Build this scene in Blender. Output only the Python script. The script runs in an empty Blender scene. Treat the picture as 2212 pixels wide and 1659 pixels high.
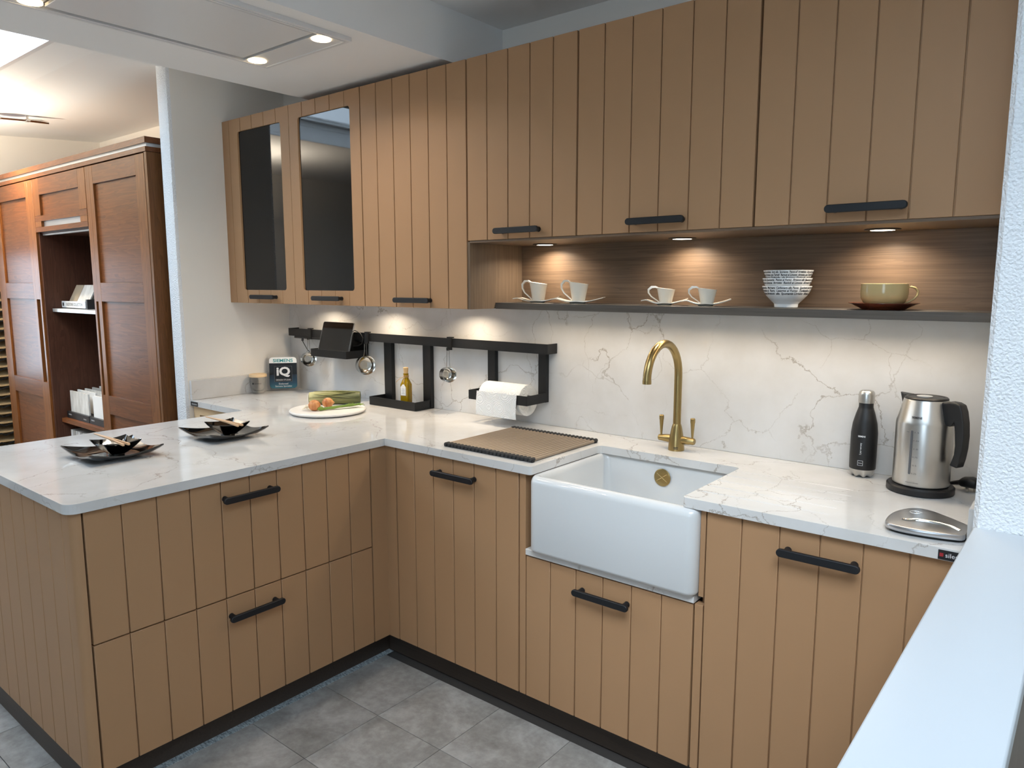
import bpy, bmesh, math, random
from mathutils import Vector, Matrix
random.seed(7)
S = bpy.context.scene
COL = S.collection

# ------------------------------------------------------------------ camera
def setup_camera():
    cd = bpy.data.cameras.new('camera'); co = bpy.data.objects.new('camera', cd); COL.objects.link(co)
    yaw, pitch, roll = math.radians(39.0307), math.radians(-7.8028), math.radians(-0.0374)
    F = Vector((-math.sin(yaw)*math.cos(pitch), math.cos(yaw)*math.cos(pitch), math.sin(pitch)))
    R = Vector((math.cos(yaw), math.sin(yaw), 0)); U = R.cross(F)
    R2 = R*math.cos(roll)+U*math.sin(roll); U2 = -R*math.sin(roll)+U*math.cos(roll)
    m = Matrix((R2, U2, -F)).transposed().to_4x4(); m.translation = Vector((1.4385, -2.4393, 1.4927))
    co.matrix_world = m
    cd.sensor_width = 36.0; cd.sensor_fit = 'HORIZONTAL'; cd.lens = 36*1585.33/2212
    cd.clip_start = .02; S.camera = co
setup_camera()

# ------------------------------------------------------------------ light and exposure
S.view_settings.view_transform = 'Standard'; S.view_settings.look = 'None'
S.view_settings.gamma = 1; S.view_settings.use_curve_mapping = False
S.view_settings.exposure = 0.0
S.cycles.max_bounces = 10; S.cycles.diffuse_bounces = 5; S.cycles.glossy_bounces = 5
S.cycles.transmission_bounces = 8; S.cycles.transparent_max_bounces = 10
S.cycles.sample_clamp_indirect = 6; S.cycles.caustics_refractive = False; S.cycles.caustics_reflective = False
SKY = 9.0
W = bpy.data.worlds.new('sky'); S.world = W; W.use_nodes = True
bg = W.node_tree.nodes['Background']; bg.inputs[0].default_value = (.66, .83, 1.0, 1); bg.inputs[1].default_value = SKY
sl = bpy.data.lights.new('hazy_sun', 'SUN'); sl.energy = 2.15; sl.angle = math.radians(26); sl.color = (.90, .96, 1.0)
so = bpy.data.objects.new('hazy_sun', sl); COL.objects.link(so)
so.rotation_euler = Vector((.55, -1, 1.3)).to_track_quat('Z', 'Y').to_euler()      # veiled sun, high and behind the camera's right shoulder
def portal(loc, rot, sx, sy):
    l = bpy.data.lights.new('daylight_portal', 'AREA'); l.shape = 'RECTANGLE'; l.size = sx; l.size_y = sy
    l.cycles.is_portal = True
    o = bpy.data.objects.new('daylight_portal', l); COL.objects.link(o); o.location = loc; o.rotation_euler = rot
SK1 = (-3.19, -2.17, -3.7, -1.12)      # roof window over the next room (seen at the upper left)
SK2 = (.75, 2.3, -3.2, -1.5)         # roof window added out of view above the camera, sized for daylight on the fronts
ZC = 2.525
for s in (SK1, SK2):
    portal(((s[0]+s[1])/2, (s[2]+s[3])/2, ZC+(.2 if s is SK1 else .5)), (0, 0, 0), s[1]-s[0], s[3]-s[2])
portal((-5.02, -1.13, 1.25), (0, -math.pi/2, 0), 1.0, .58)
portal((1.8, -6.02, 1.45), (math.pi/2, 0, 0), 1.2, 1.7)

# ------------------------------------------------------------------ materials
def lin(c): return tuple((v/12.92 if v <= .04045 else ((v+.055)/1.055)**2.4) for v in [x/255 for x in c])+(1,)
MATS = {}
def pbr(name, col, rough=.5, metal=0, spec=.5, coat=0, **kw):
    m = bpy.data.materials.new(name); m.use_nodes = True; MATS[name] = m
    b = m.node_tree.nodes['Principled BSDF']
    b.inputs['Base Color'].default_value = lin(col); b.inputs['Roughness'].default_value = rough
    b.inputs['Metallic'].default_value = metal; b.inputs['Specular IOR Level'].default_value = spec
    b.inputs['Coat Weight'].default_value = coat; b.inputs['Coat Roughness'].default_value = .08
    for k, v in kw.items(): b.inputs[k.replace('_', ' ')].default_value = v
    return m
class NT:
    def __init__(s, m): s.t = m.node_tree; s.b = s.t.nodes['Principled BSDF']
    def n(s, typ, ins=None, **props):
        nd = s.t.nodes.new(typ)
        for k, v in props.items(): setattr(nd, k, v)
        for k, v in (ins or {}).items():
            if hasattr(v, 'is_output') : s.t.links.new(v, nd.inputs[k])
            else: nd.inputs[k].default_value = v
        return nd
    def co(s): return s.n('ShaderNodeTexCoord').outputs['Object']
    def map(s, scale=(1, 1, 1), loc=(0, 0, 0), rot=(0, 0, 0)):
        return s.n('ShaderNodeMapping', {'Vector': s.co(), 'Scale': scale, 'Location': loc, 'Rotation': rot}).outputs[0]
    def noise(s, vec, scale, detail=4, rough=.55, dist=0):
        return s.n('ShaderNodeTexNoise', {'Vector': vec, 'Scale': scale, 'Detail': detail, 'Roughness': rough, 'Distortion': dist})
    def ramp(s, fac, stops):
        r = s.n('ShaderNodeValToRGB', {'Fac': fac}); e = r.color_ramp.elements
        while len(e) < len(stops): e.new(.5)
        for i, (p, c) in enumerate(stops): e[i].position = p; e[i].color = c if len(c) == 4 else lin(c)
        return r.outputs[0]
    def mr(s, v, a, b, c, d): return s.n('ShaderNodeMapRange', {0: v, 1: a, 2: b, 3: c, 4: d}).outputs[0]
    def math(s, op, a, b): return s.n('ShaderNodeMath', {0: a, 1: b}, operation=op).outputs[0]
    def mix(s, f, a, b, mode='MIX'): return s.n('ShaderNodeMix', {'Factor': f, 6: a, 7: b}, data_type='RGBA', blend_type=mode).outputs[2]
    def bump(s, h, strength, dist):
        s.t.links.new(s.n('ShaderNodeBump', {'Height': h, 'Strength': strength, 'Distance': dist}).outputs[0], s.b.inputs['Normal'])
    def set(s, k, v): s.t.links.new(v, s.b.inputs[k])

def make_materials():
    m = pbr('tan_paint', (166, 129, 95), .45, spec=.25); t = NT(m)
    t.bump(t.noise(t.co(), 900, 2).outputs[0], .04, .001)
    m = pbr('quartz', (230, 227, 220), .09, spec=.5); t = NT(m); c = t.co()
    def vein(sc, dist, th, mlo, mhi, off):
        cc = t.map(loc=off)
        n1 = t.noise(cc, 2.2, 3).outputs['Color']; n2 = t.noise(cc, 28, 5, .7).outputs['Color']
        a = t.n('ShaderNodeVectorMath', {0: n1, 1: (.5, .5, .5)}, operation='SUBTRACT').outputs[0]
        a = t.n('ShaderNodeVectorMath', {0: a, 'Scale': dist}, operation='SCALE').outputs[0]
        b_ = t.n('ShaderNodeVectorMath', {0: n2, 1: (.5, .5, .5)}, operation='SUBTRACT').outputs[0]
        b_ = t.n('ShaderNodeVectorMath', {0: b_, 'Scale': .05}, operation='SCALE').outputs[0]
        v = t.n('ShaderNodeVectorMath', {0: cc, 1: a}, operation='ADD').outputs[0]
        v = t.n('ShaderNodeVectorMath', {0: v, 1: b_}, operation='ADD').outputs[0]
        vo = t.n('ShaderNodeTexVoronoi', {'Vector': v, 'Scale': sc}, feature='DISTANCE_TO_EDGE')
        ln = t.mr(vo.outputs['Distance'], 0, th, 1, 0)
        mk = t.mr(t.noise(cc, 3.1, 4, .6).outputs[0], mlo, mhi, 0, 1)
        return t.math('MULTIPLY', ln, mk)
    v1 = vein(1.9, .55, .0052, .38, .54, (3.1, 1.7, .4)); v2 = vein(3.1, .45, .005, .44, .60, (7.7, 2.2, 5.1))
    v = t.math('MAXIMUM', v1, t.math('MULTIPLY', v2, .8))
    clo = t.noise(c, 6, 5).outputs[0]
    base = t.mix(t.mr(clo, .35, .7, 0, 1), lin((212, 211, 210)), lin((202, 200, 197)))
    t.set('Base Color', t.mix(t.math('MULTIPLY', v, .68), base, lin((124, 108, 88))))
    def wood(name, axis, dark, light, rough=.45, sc=1.0, cath=.6):
        m = pbr(name, light, rough, spec=.22 if name.startswith('wal') else .4); t = NT(m)
        wal = name.startswith('wal'); s = [(14 if wal else 20)*sc]*3; s[axis] = (1.1 if wal else .55)*sc
        mp = t.map(tuple(s)); nz = t.noise(mp, 1.5, 3, .5, cath).outputs[0]
        bands = t.n('ShaderNodeMath', {0: t.math('MULTIPLY', nz, 9.0)}, operation='FRACT').outputs[0]
        s2 = [150*sc]*3; s2[axis] = 3*sc
        fine = t.noise(t.map(tuple(s2)), 1.0, 3, .6).outputs[0]
        lo = t.noise(t.co(), 1.7, 2).outputs[0]
        f = t.math('ADD', t.math('MULTIPLY', bands, .24 if wal else .13), t.math('ADD', t.math('MULTIPLY', fine, .55 if wal else .66), t.math('MULTIPLY', lo, .35)))
        t.set('Base Color', t.ramp(t.mr(f, .25, .85, 0, 1), [(0, dark), (1, light)]))
        t.bump(fine, .12, .0008)
    wood('oak_h', 0, (78, 62, 48), (124, 101, 80)); wood('oak_v', 2, (88, 72, 57), (132, 111, 90))
    wood('shelf_edge', 0, (70, 64, 58), (98, 90, 82), .5)
    wood('walnut_h', 0, (70, 38, 20), (120, 72, 38), .36); wood('walnut_v', 2, (86, 48, 22), (134, 84, 42), .36)
    wood('walnut_dark', 2, (52, 30, 22), (84, 52, 38), .5); wood('walnut_side', 2, (84, 52, 26), (122, 80, 44), .4)
    wood('plinth_wood', 0, (48, 40, 35), (70, 60, 52), .5)
    wood('beech', 0, (186, 146, 108), (222, 186, 148), .5, 6); wood('bamboo', 0, (205, 172, 130), (232, 205, 165), .5, 4)
    m = pbr('stipple_wall', (236, 238, 240), .6); t = NT(m)
    a = t.noise(t.co(), 165, 1.0, .4, .25).outputs[0]; t.bump(t.mr(a, .3, .7, 0, 1), .7, .003)
    m = pbr('wall_paint', (236, 232, 225), .65); t = NT(m); t.bump(t.noise(t.co(), 160, 2).outputs[0], .15, .001)
    pbr('ceiling_paint', (242, 242, 241), .7); pbr('cap_white', (202, 206, 210), .35); pbr('white_metal', (226, 226, 226), .35)
    m = pbr('floor_tile', (112, 108, 104), .42, spec=.4); t = NT(m); c = t.co()
    rnd = t.n('ShaderNodeObjectInfo').outputs['Random']
    off = t.n('ShaderNodeVectorMath', {0: t.n('ShaderNodeCombineXYZ', {0: rnd, 1: rnd, 2: 0.0}).outputs[0], 'Scale': 7.0}, operation='SCALE').outputs[0]
    v = t.n('ShaderNodeVectorMath', {0: c, 1: off}, operation='ADD').outputs[0]
    n1 = t.noise(v, 5, 6, .65, .4).outputs[0]; n2 = t.noise(v, 40, 4, .6).outputs[0]
    f = t.math('ADD', t.math('MULTIPLY', n1, .75), t.math('MULTIPLY', n2, .25))
    t.set('Base Color', t.ramp(f, [(.30, (110, 106, 102)), (.5, (150, 147, 143)), (.70, (186, 184, 181))]))
    pbr('grout', (62, 58, 55), .9); m = pbr('floor_strip', (136, 146, 150), .6); t = NT(m)
    t.set('Base Color', t.ramp(t.noise(t.map((60, 200, 60)), 1, 3).outputs[0], [(.35, (96, 104, 108)), (.65, (176, 186, 190))]))
    pbr('black_metal', (17, 18, 20), .42, spec=.4); pbr('handle_black', (20, 22, 26), .5, spec=.4)
    pbr('black_plastic', (16, 16, 18), .45); pbr('rubber', (34, 35, 37), .7); pbr('gap_dark', (22, 17, 14), .9)
    pbr('black_glass', (5, 5, 6), .03, spec=.4); pbr('screen', (5, 5, 6), .06, spec=.6)
    pbr('black_glaze', (6, 6, 6), .06, spec=.6, coat=.4)
    m = pbr('brass', (164, 142, 96), .3, 1); t = NT(m); t.bump(t.noise(t.map((40, 40, 700)), 1, 2).outputs[0], .05, .0005)
    m = pbr('steel_brushed', (196, 194, 190), .3, 1); t = NT(m); t.bump(t.noise(t.map((30, 30, 900)), 1, 2).outputs[0], .06, .0004)
    pbr('steel', (205, 203, 198), .14, 1); pbr('aluminium', (186, 187, 190), .28, 1); pbr('silver_trim', (205, 207, 208), .4, .6)
    pbr('ceramic', (206, 208, 209), .12, spec=.55); pbr('porcelain', (236, 228, 212), .15, spec=.5)
    pbr('bowl_white', (226, 226, 224), .15); pbr('beige_glaze', (196, 174, 122), .16); pbr('brown_glaze', (92, 44, 26), .2)
    pbr('ink', (26, 26, 30), .6); pbr('white_print', (225, 226, 228), .6); pbr('grey_print', (88, 88, 90), .6)
    pbr('teal_print', (36, 142, 150), .6); pbr('red_print', (150, 30, 38), .6)
    m = pbr('card_dark', (24, 38, 52), .25); t = NT(m)
    z = t.n('ShaderNodeSeparateXYZ', {0: t.co()}).outputs[2]
    t.set('Base Color', t.ramp(t.mr(z, .0, .14, 0, 1), [(0, (58, 120, 134)), (.3, (34, 66, 86)), (.62, (24, 38, 54)), (.66, (8, 9, 12))]))
    pbr('card_black', (10, 11, 13), .25); pbr('card_white', (238, 240, 240), .3)
    m = pbr('acrylic', (240, 242, 242), .05, Transmission_Weight=.85, IOR=1.3, Alpha=.45)
    m = pbr('jar_glass', (250, 252, 252), .02, Transmission_Weight=1.0, IOR=1.2, Alpha=.35)
    m = pbr('oil_glass', (196, 158, 24), .06, Transmission_Weight=.55, IOR=1.4); pbr('cork', (196, 164, 118), .8); pbr('twine', (186, 150, 96), .9)
    m = pbr('paper', (240, 239, 236), .85); 
    m = pbr('towel_paper', (244, 243, 240), .9); t = NT(m)
    vo = t.n('ShaderNodeTexVoronoi', {'Vector': t.map((16, 16, 16)), 'Scale': 1.0}).outputs['Distance']
    t.bump(t.n('ShaderNodeMath', {0: t.math('MULTIPLY', vo, 70.0)}, operation='SINE').outputs[0], .5, .0015)
    m = pbr('mat_rod', (150, 134, 116), .4, .35); pbr('board_white', (236, 233, 228), .35)
    m = pbr('onion_skin', (196, 118, 58), .4); t = NT(m)
    t.set('Base Color', t.ramp(t.noise(t.map((60, 60, 8)), 1, 4).outputs[0], [(.3, (170, 88, 36)), (.7, (224, 164, 104))]))
    m = pbr('leek_skin', (140, 142, 84), .5); t = NT(m)
    z = t.n('ShaderNodeSeparateXYZ', {0: t.co()}).outputs[0]
    g = t.ramp(t.mr(z, -.11, .11, 0, 1), [(0, (206, 200, 146)), (.35, (150, 150, 92)), (1, (84, 92, 50))])
    t.set('Base Color', t.mix(t.mr(t.noise(t.map((6, 130, 130)), 1, 3).outputs[0], .4, .62, 0, .7), g, lin((64, 66, 30))))
    pbr('scallion', (112, 140, 52), .5); pbr('scallion_dark', (60, 96, 74), .5); pbr('garlic', (238, 228, 206), .5)
    pbr('sample_white', (226, 224, 220), .4); pbr('sample_grey', (176, 172, 166), .4); pbr('sample_greige', (150, 138, 120), .5)
    m = pbr('sample_marble', (214, 212, 206), .3); t = NT(m)
    t.set('Base Color', t.ramp(t.noise(t.map((30, 30, 8)), 1, 4).outputs[0], [(.3, (186, 182, 174)), (.7, (226, 224, 219))]))
    pbr('rack_slat', (176, 150, 112), .6); pbr('rack_dark', (24, 24, 26), .5)
    pbr('spring_wire', (150, 148, 142), .3, 1)
    def emit(name, col, st):
        m = pbr(name, col, .5); b = m.node_tree.nodes['Principled BSDF']
        b.inputs['Emission Color'].default_value = lin(col); b.inputs['Emission Strength'].default_value = st
    emit('lamp_warm', (255, 226, 178), 9); emit('lamp_neutral', (255, 244, 226), 9)
    m = bpy.data.materials.new('window_pane'); m.use_nodes = True; MATS['window_pane'] = m
    tr = m.node_tree; tr.nodes.clear(); o = tr.nodes.new('ShaderNodeOutputMaterial'); mx = tr.nodes.new('ShaderNodeMixShader')
    a = tr.nodes.new('ShaderNodeBsdfTransparent'); g = tr.nodes.new('ShaderNodeBsdfGlossy'); g.inputs['Roughness'].default_value = .02
    mx.inputs[0].default_value = .05; tr.links.new(a.outputs[0], mx.inputs[1]); tr.links.new(g.outputs[0], mx.inputs[2]); tr.links.new(mx.outputs[0], o.inputs[0])
make_materials()

# ------------------------------------------------------------------ mesh helpers
TM = {}
def wm(o): return TM.get(o, Matrix.Identity(4))
def tag(o, label=None, cat=None, group=None, kind=None):
    for k, v in (('label', label), ('category', cat), ('group', group), ('kind', kind)):
        if v: o[k] = v
    return o
def thing(name, label, cat, loc=(0, 0, 0), rz=0, group=None):
    o = bpy.data.objects.new(name, None); COL.objects.link(o); o.empty_display_size = .05
    o.location = loc; o.rotation_euler = (0, 0, rz); TM[o] = Matrix.Translation(loc) @ Matrix.Rotation(rz, 4, 'Z')
    return tag(o, label, cat, group)
def rring(w, d, r, n=5):
    """rounded rectangle outline, centred"""
    pts = []
    for cx, cy, a0 in ((w/2-r, d/2-r, 0), (-w/2+r, d/2-r, 90), (-w/2+r, -d/2+r, 180), (w/2-r, -d/2+r, 270)):
        for i in range(n+1):
            a = math.radians(a0+90*i/n); pts.append((cx+r*math.cos(a), cy+r*math.sin(a)))
    return pts
class MB:
    def __init__(s): s.v = []; s.f = []
    def add(s, vs, fs):
        o = len(s.v); s.v += [tuple(p) for p in vs]; s.f += [tuple(i+o for i in f) for f in fs]; return s
    def box(s, x0, x1, y0, y1, z0, z1):
        x0, x1 = sorted((x0, x1)); y0, y1 = sorted((y0, y1)); z0, z1 = sorted((z0, z1))
        return s.add([(x0,y0,z0),(x1,y0,z0),(x1,y1,z0),(x0,y1,z0),(x0,y0,z1),(x1,y0,z1),(x1,y1,z1),(x0,y1,z1)],
                     [(0,3,2,1),(4,5,6,7),(0,1,5,4),(1,2,6,5),(2,3,7,6),(3,0,4,7)])
    def prism(s, pts, a, b, plane='xy'):
        f = {'xy': lambda p, c: (p[0], p[1], c), 'xz': lambda p, c: (p[0], c, p[1]), 'yz': lambda p, c: (c, p[0], p[1])}[plane]
        n = len(pts); vs = [f(p, a) for p in pts]+[f(p, b) for p in pts]
        return s.add(vs, [tuple(range(n))[::-1], tuple(range(n, 2*n))]+[(i, (i+1) % n, n+(i+1) % n, n+i) for i in range(n)])
    def loft(s, rings, caps=True, closed=False):
        n = len(rings[0]); vs = [p for r in rings for p in r]; fs = []
        m = len(rings)
        for k in range(m if closed else m-1):
            a, b = k*n, ((k+1) % m)*n
            for i in range(n):
                j = (i+1) % n; fs.append((a+i, a+j, b+j, b+i))
        if caps and not closed: fs += [tuple(range(n))[::-1], tuple(range((m-1)*n, m*n))]
        return s.add(vs, fs)
    def lathe(s, prof, c=(0, 0, 0), seg=32, axis='z'):
        rings = []
        for r, h in prof:
            ring = []
            for i in range(seg):
                a = 2*math.pi*i/seg; p = (r*math.cos(a), r*math.sin(a), h)
                if axis == 'x': p = (h, p[0], p[1])
                if axis == 'y': p = (p[0], -h, p[1])
                ring.append((c[0]+p[0], c[1]+p[1], c[2]+p[2]))
            rings.append(ring)
        return s.loft(rings, caps=True)
    def tube(s, pts, r, seg=10, flat=None):
        pts = [Vector(p) for p in pts]; n = len(pts); rr = r if isinstance(r, (list, tuple)) else [r]*n
        rings = []; up = None
        for i, p in enumerate(pts):
            t = (pts[min(i+1, n-1)]-pts[max(i-1, 0)]).normalized()
            if up is None:
                up = Vector((0, 0, 1)) if abs(t.z) < .9 else Vector((1, 0, 0))
            a = t.cross(up).normalized(); up = a.cross(t).normalized()
            k = flat if flat else 1
            rings.append([p+a*(rr[i]*math.cos(2*math.pi*j/seg))+up*(k*rr[i]*math.sin(2*math.pi*j/seg)) for j in range(seg)])
        return s.loft(rings)
    def build(s, name, mat, parent=None, world=True, bevel=0, seg=2, smooth=True, ang=35, label=None, kind=None):
        me = bpy.data.meshes.new(name)
        inv = wm(parent).inverted() if (parent and world) else None
        vs = [inv @ Vector(p) for p in s.v] if inv else s.v
        me.from_pydata([tuple(p) for p in vs], [], s.f); me.validate()
        bm = bmesh.new(); bm.from_mesh(me); bmesh.ops.recalc_face_normals(bm, faces=bm.faces); bm.to_mesh(me); bm.free()
        me.materials.append(MATS[mat])
        if smooth:
            me.polygons.foreach_set('use_smooth', [True]*len(me.polygons)); me.set_sharp_from_angle(angle=math.radians(ang))
        o = bpy.data.objects.new(name, me); COL.objects.link(o)
        if parent: o.parent = parent; TM[o] = wm(parent)
        if bevel:
            b = o.modifiers.new('edge', 'BEVEL'); b.width = bevel; b.segments = seg; b.limit_method = 'ANGLE'; b.angle_limit = math.radians(40)
            b.harden_normals = False
        if label: o['label'] = label
        if kind: o['kind'] = kind
        return o
def bx(name, mat, parent, *c, **k): return MB().box(*c).build(name, mat, parent, **k)
def structure(o): o['kind'] = 'structure'; return o
def clone(root):
    def cp(o, parent):
        c = o.copy(); COL.objects.link(c); c.parent = parent; TM[c] = wm(o)
        for ch in [x for x in KIDS.get(o.name, [])]: cp(ch, c)
        return c
    KIDS = {}
    for o in COL.objects:
        if o.parent: KIDS.setdefault(o.parent.name, []).append(o)
    return cp(root, None)
def text_mesh(txt, size, width=None, shear=0, bold=0):
    """flat letters in the local xz plane (reading along +x, facing -y), centred"""
    cu = bpy.data.curves.new('lettering', 'FONT'); cu.body = txt; cu.size = size; cu.align_x = 'CENTER'; cu.align_y = 'CENTER'
    cu.shear = shear; cu.offset = bold; cu.resolution_u = 3
    o = bpy.data.objects.new('lettering', cu); COL.objects.link(o)
    me = bpy.data.meshes.new_from_object(o.evaluated_get(bpy.context.evaluated_depsgraph_get()))
    vs = [v.co.copy() for v in me.vertices]; fs = [tuple(p.vertices) for p in me.polygons]
    bpy.data.objects.remove(o); bpy.data.curves.remove(cu); bpy.data.meshes.remove(me)
    if vs:
        w = max(v.x for v in vs)-min(v.x for v in vs); k = width/w if width else 1
        vs = [(v.x*k, 0, v.y) for v in vs]
    return vs, fs
def text(name, txt, size, fn, mat, parent, width=None, shear=0, bold=0, world=True):
    vs, fs = text_mesh(txt, size, width, shear, bold)
    mb = MB().add([fn(p[0], p[2]) for p in vs], fs)
    return mb.build(name, mat, parent, world=world, smooth=False)
def area_light(parent, name, loc, size, power, col, spread=math.pi, rot=(0, 0, 0), sy=None):
    l = bpy.data.lights.new(name, 'AREA'); l.energy = power; l.color = col; l.size = size; l.spread = spread
    l.shape = 'DISK' if sy is None else 'RECTANGLE'
    if sy: l.size_y = sy
    o = bpy.data.objects.new(name, l); COL.objects.link(o); o.location = wm(parent).inverted() @ Vector(loc); o.rotation_euler = rot; o.parent = parent
    return o
WARM = (1, .83, .62); NEUT = (1, .88, .72)

# ------------------------------------------------------------------ key dimensions (metres)
ZT = .906; TH = .0284; ZB = ZT-TH             # worktop
YF = -.593; XP = -.6888; ZP = .10            # base front planes, underside of doors
XL = -2.156; XR = 1.245                      # side walls
YU = -.3536; ZU1 = 1.3951; ZU2 = 1.6523; ZUT = 2.3065
YEND = -1.7197

# ------------------------------------------------------------------ setting
def setting():
    fl = structure(bx('floor', 'grout', None, -4.95, 4.1, -6.1, .3, -.06, -.006))
    P = .302
    xs = [-.424+P*i for i in range(-12, 14)]; ys = [-.886+P*j for j in range(-12, 4)]
    me = None
    for x in xs:
        for y in ys:
            if y+P < -3.6 or x > 1.6 or x < -4.2: continue
            cx, cy = x+P/2, y+P/2
            if cy > -.5: continue
            if cx > -1.5 and cx < -.82 and cy > -1.6: continue
            o = bpy.data.objects.new('tile', me) if me else None
            if not o:
                o = bx('tile', 'floor_tile', fl, -P/2+.0011, P/2-.0011, -P/2+.0011, P/2-.0011, -.006, 0, world=False); me = o.data
            else:
                COL.objects.link(o); o.parent = fl
            o.location = (cx, cy, 0)
    mb = MB().box(-4.95, 4.1, -6.1, -3.6-.01, -.005, 0).box(1.75, 4.1, -3.7, .3, -.005, -.0005)
    structure(mb.build('floor_beyond', 'floor_tile', None))
    structure(bx('trim_1', 'floor_strip', None, -.762, -.722, -1.66, -.545, 0, .0015))
    structure(bx('wall_back', 'wall_paint', None, XL-.105, 4.1, .016, .12, 0, 2.75))
    structure(bx('wall_back_beyond', 'wall_paint', None, -4.95, XL-.105, .18, .3, 0, 2.75))
    # wall stub between the kitchen and the next room, with a slightly rounded outer edge
    mb = MB().prism([(XL, .016), (XL, -.612), (XL-.006, -.626), (XL-.02, -.632), (XL-.085, -.632), (XL-.099, -.626), (XL-.105, -.612), (XL-.105, .18), (XL-.02, .18)], 0, 2.75)
    wl = structure(mb.build('wall_left', 'stipple_wall', None)); wl.data.materials.append(MATS['wall_paint'])
    for p in wl.data.polygons:
        if abs(p.normal.x) > .95: p.material_index = 1
    structure(MB().box(-5.0, -4.89, -6.1, -1.42, 0, 2.75).box(-5.0, -4.89, -.84, .3, 0, 2.75).box(-5.0, -4.89, -1.42, -.84, 1.75, 2.75).box(-5.0, -4.89, -1.42, -.84, 0, .75).build('wall_far_left', 'wall_paint', None))
    dr = structure(MB().box(-4.96, -4.92, -1.42, -1.37, .75, 1.75).box(-4.96, -4.92, -.89, -.84, .75, 1.75).box(-4.96, -4.92, -1.37, -.89, .75, .8).box(-4.96, -4.92, -1.37, -.89, 1.7, 1.75).build('window_4', 'white_metal', None))  # side window added out of view, for daylight sheen on the walnut doors
    bx('pane', 'window_pane', dr, -4.943, -4.937, -1.37, -.89, .8, 1.7)
    mb = MB().prism([(XR, .016), (XR, -.59), (XR+.01, -.6), (XR+.15, -.6), (XR+.15, .016)], 0, 2.75)
    structure(mb.build('wall_right', 'stipple_wall', None))
    hw = structure(bx('wall_half', 'wall_paint', None, 1.253, 1.378, -3.4, -.6, 0, .930))
    bx('panel', 'oak_v', hw, 1.378, 1.386, -3.4, -.6, .0, .926)
    structure(bx('sill_cap', 'cap_white', None, 1.247, 1.392, -3.42, -.601, .930, .964, bevel=.003))
    # room beyond the camera
    w = MB().box(-5, 1.2, -6.15, -6.05, 0, 2.75).box(2.4, 4.1, -6.15, -6.05, 0, 2.75).box(1.2, 2.4, -6.15, -6.05, 0, .6).box(1.2, 2.4, -6.15, -6.05, 2.3, 2.75)
    structure(w.build('wall_front', 'wall_paint', None))
    structure(bx('wall_far_right', 'wall_paint', None, 4.0, 4.1, -6.1, .12, 0, 2.75))
    wf = structure(MB().box(1.2, 2.4, -6.13, -6.08, .6, .66).box(1.2, 2.4, -6.13, -6.08, 2.24, 2.3).box(1.2, 1.26, -6.13, -6.08, .6, 2.3).box(2.34, 2.4, -6.13, -6.08, .6, 2.3).box(1.77, 1.83, -6.13, -6.08, .6, 2.3).build('window_3', 'white_metal', None))  # window added behind the camera as a source of cool daylight
    bx('pane', 'window_pane', wf, 1.26, 2.34, -6.108, -6.1, .66, 2.24)
    # ceilings
    a, b, c_, d = SK1; e, f, g, h = SK2; T = 2.62
    mb = MB()
    for q in ((-4.95, a, -6.1, -.925), (a, b, -6.1, c_), (a, b, d, -.925), (b, e, -6.1, -.925), (e, f, -6.1, g), (e, f, h, -.925), (f, 4.1, -6.1, -.925), (XL-.05, 4.1, -.925, .12)):
        mb.box(q[0], q[1], q[2], q[3], ZC, T)
    structure(mb.build('ceiling', 'ceiling_paint', None, smooth=False))
    mb = MB().prism([(-.925, ZC), (.19, 2.60), (.19, 2.72), (-.925, T)], -4.95, XL-.05, 'yz')
    structure(mb.build('ceiling_rear', 'ceiling_paint', None, smooth=False))
    for k, (x0, x1, y0, y1) in enumerate((SK1, SK2)):  # second is the added roof window; its deep shaft keeps light off upper doors
        mb = MB(); z0, z1 = ZC+.001, ZC+(.16, .46)[k]; t = .03
        mb.box(x0-t, x0+.004, y0-t, y1+t, T-.001, z1).box(x1-.004, x1+t, y0-t, y1+t, T-.001, z1).box(x0, x1, y0-t, y0+.004, T-.001, z1).box(x0, x1, y1-.004, y1+t, T-.001, z1)
        wf = structure(mb.build('window_%d' % (k+1), 'ceiling_paint', None, smooth=False))
        t = .05
        mb = MB().box(x0+.003, x0+t, y0+.003, y1-.003, z1-.03, z1).box(x1-t, x1-.003, y0+.003, y1-.003, z1-.03, z1).box(x0+t, x1-t, y0+.003, y0+t, z1-.03, z1).box(x0+t, x1-t, y1-t, y1-.003, z1-.03, z1)
        mb.build('window_frame', 'white_metal', wf)
        bx('pane', 'window_pane', wf, x0+t, x1-t, y0+t, y1-t, z1-.016, z1-.010)
        t = .022
        mb = MB().box(x0-t, x0, y0-t, y1+t, ZC-.006, ZC-.0005).box(x1, x1+t, y0-t, y1+t, ZC-.006, ZC-.0005).box(x0, x1, y0-t, y0, ZC-.006, ZC-.0005).box(x0, x1, y1, y1+t, ZC-.006, ZC-.0005)
        mb.build('trim', 'white_metal', wf)
    structure(bx('ceiling_bulkhead', 'ceiling_paint', None, -1.515, -.601, -2.6, .016, 2.333, ZC+.01, smooth=False))
    sp = structure(bx('splashback', 'quartz', None, XL+.001, XR-.001, 0, .015, ZT+.0005, ZU2-.02))
setting()

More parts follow.
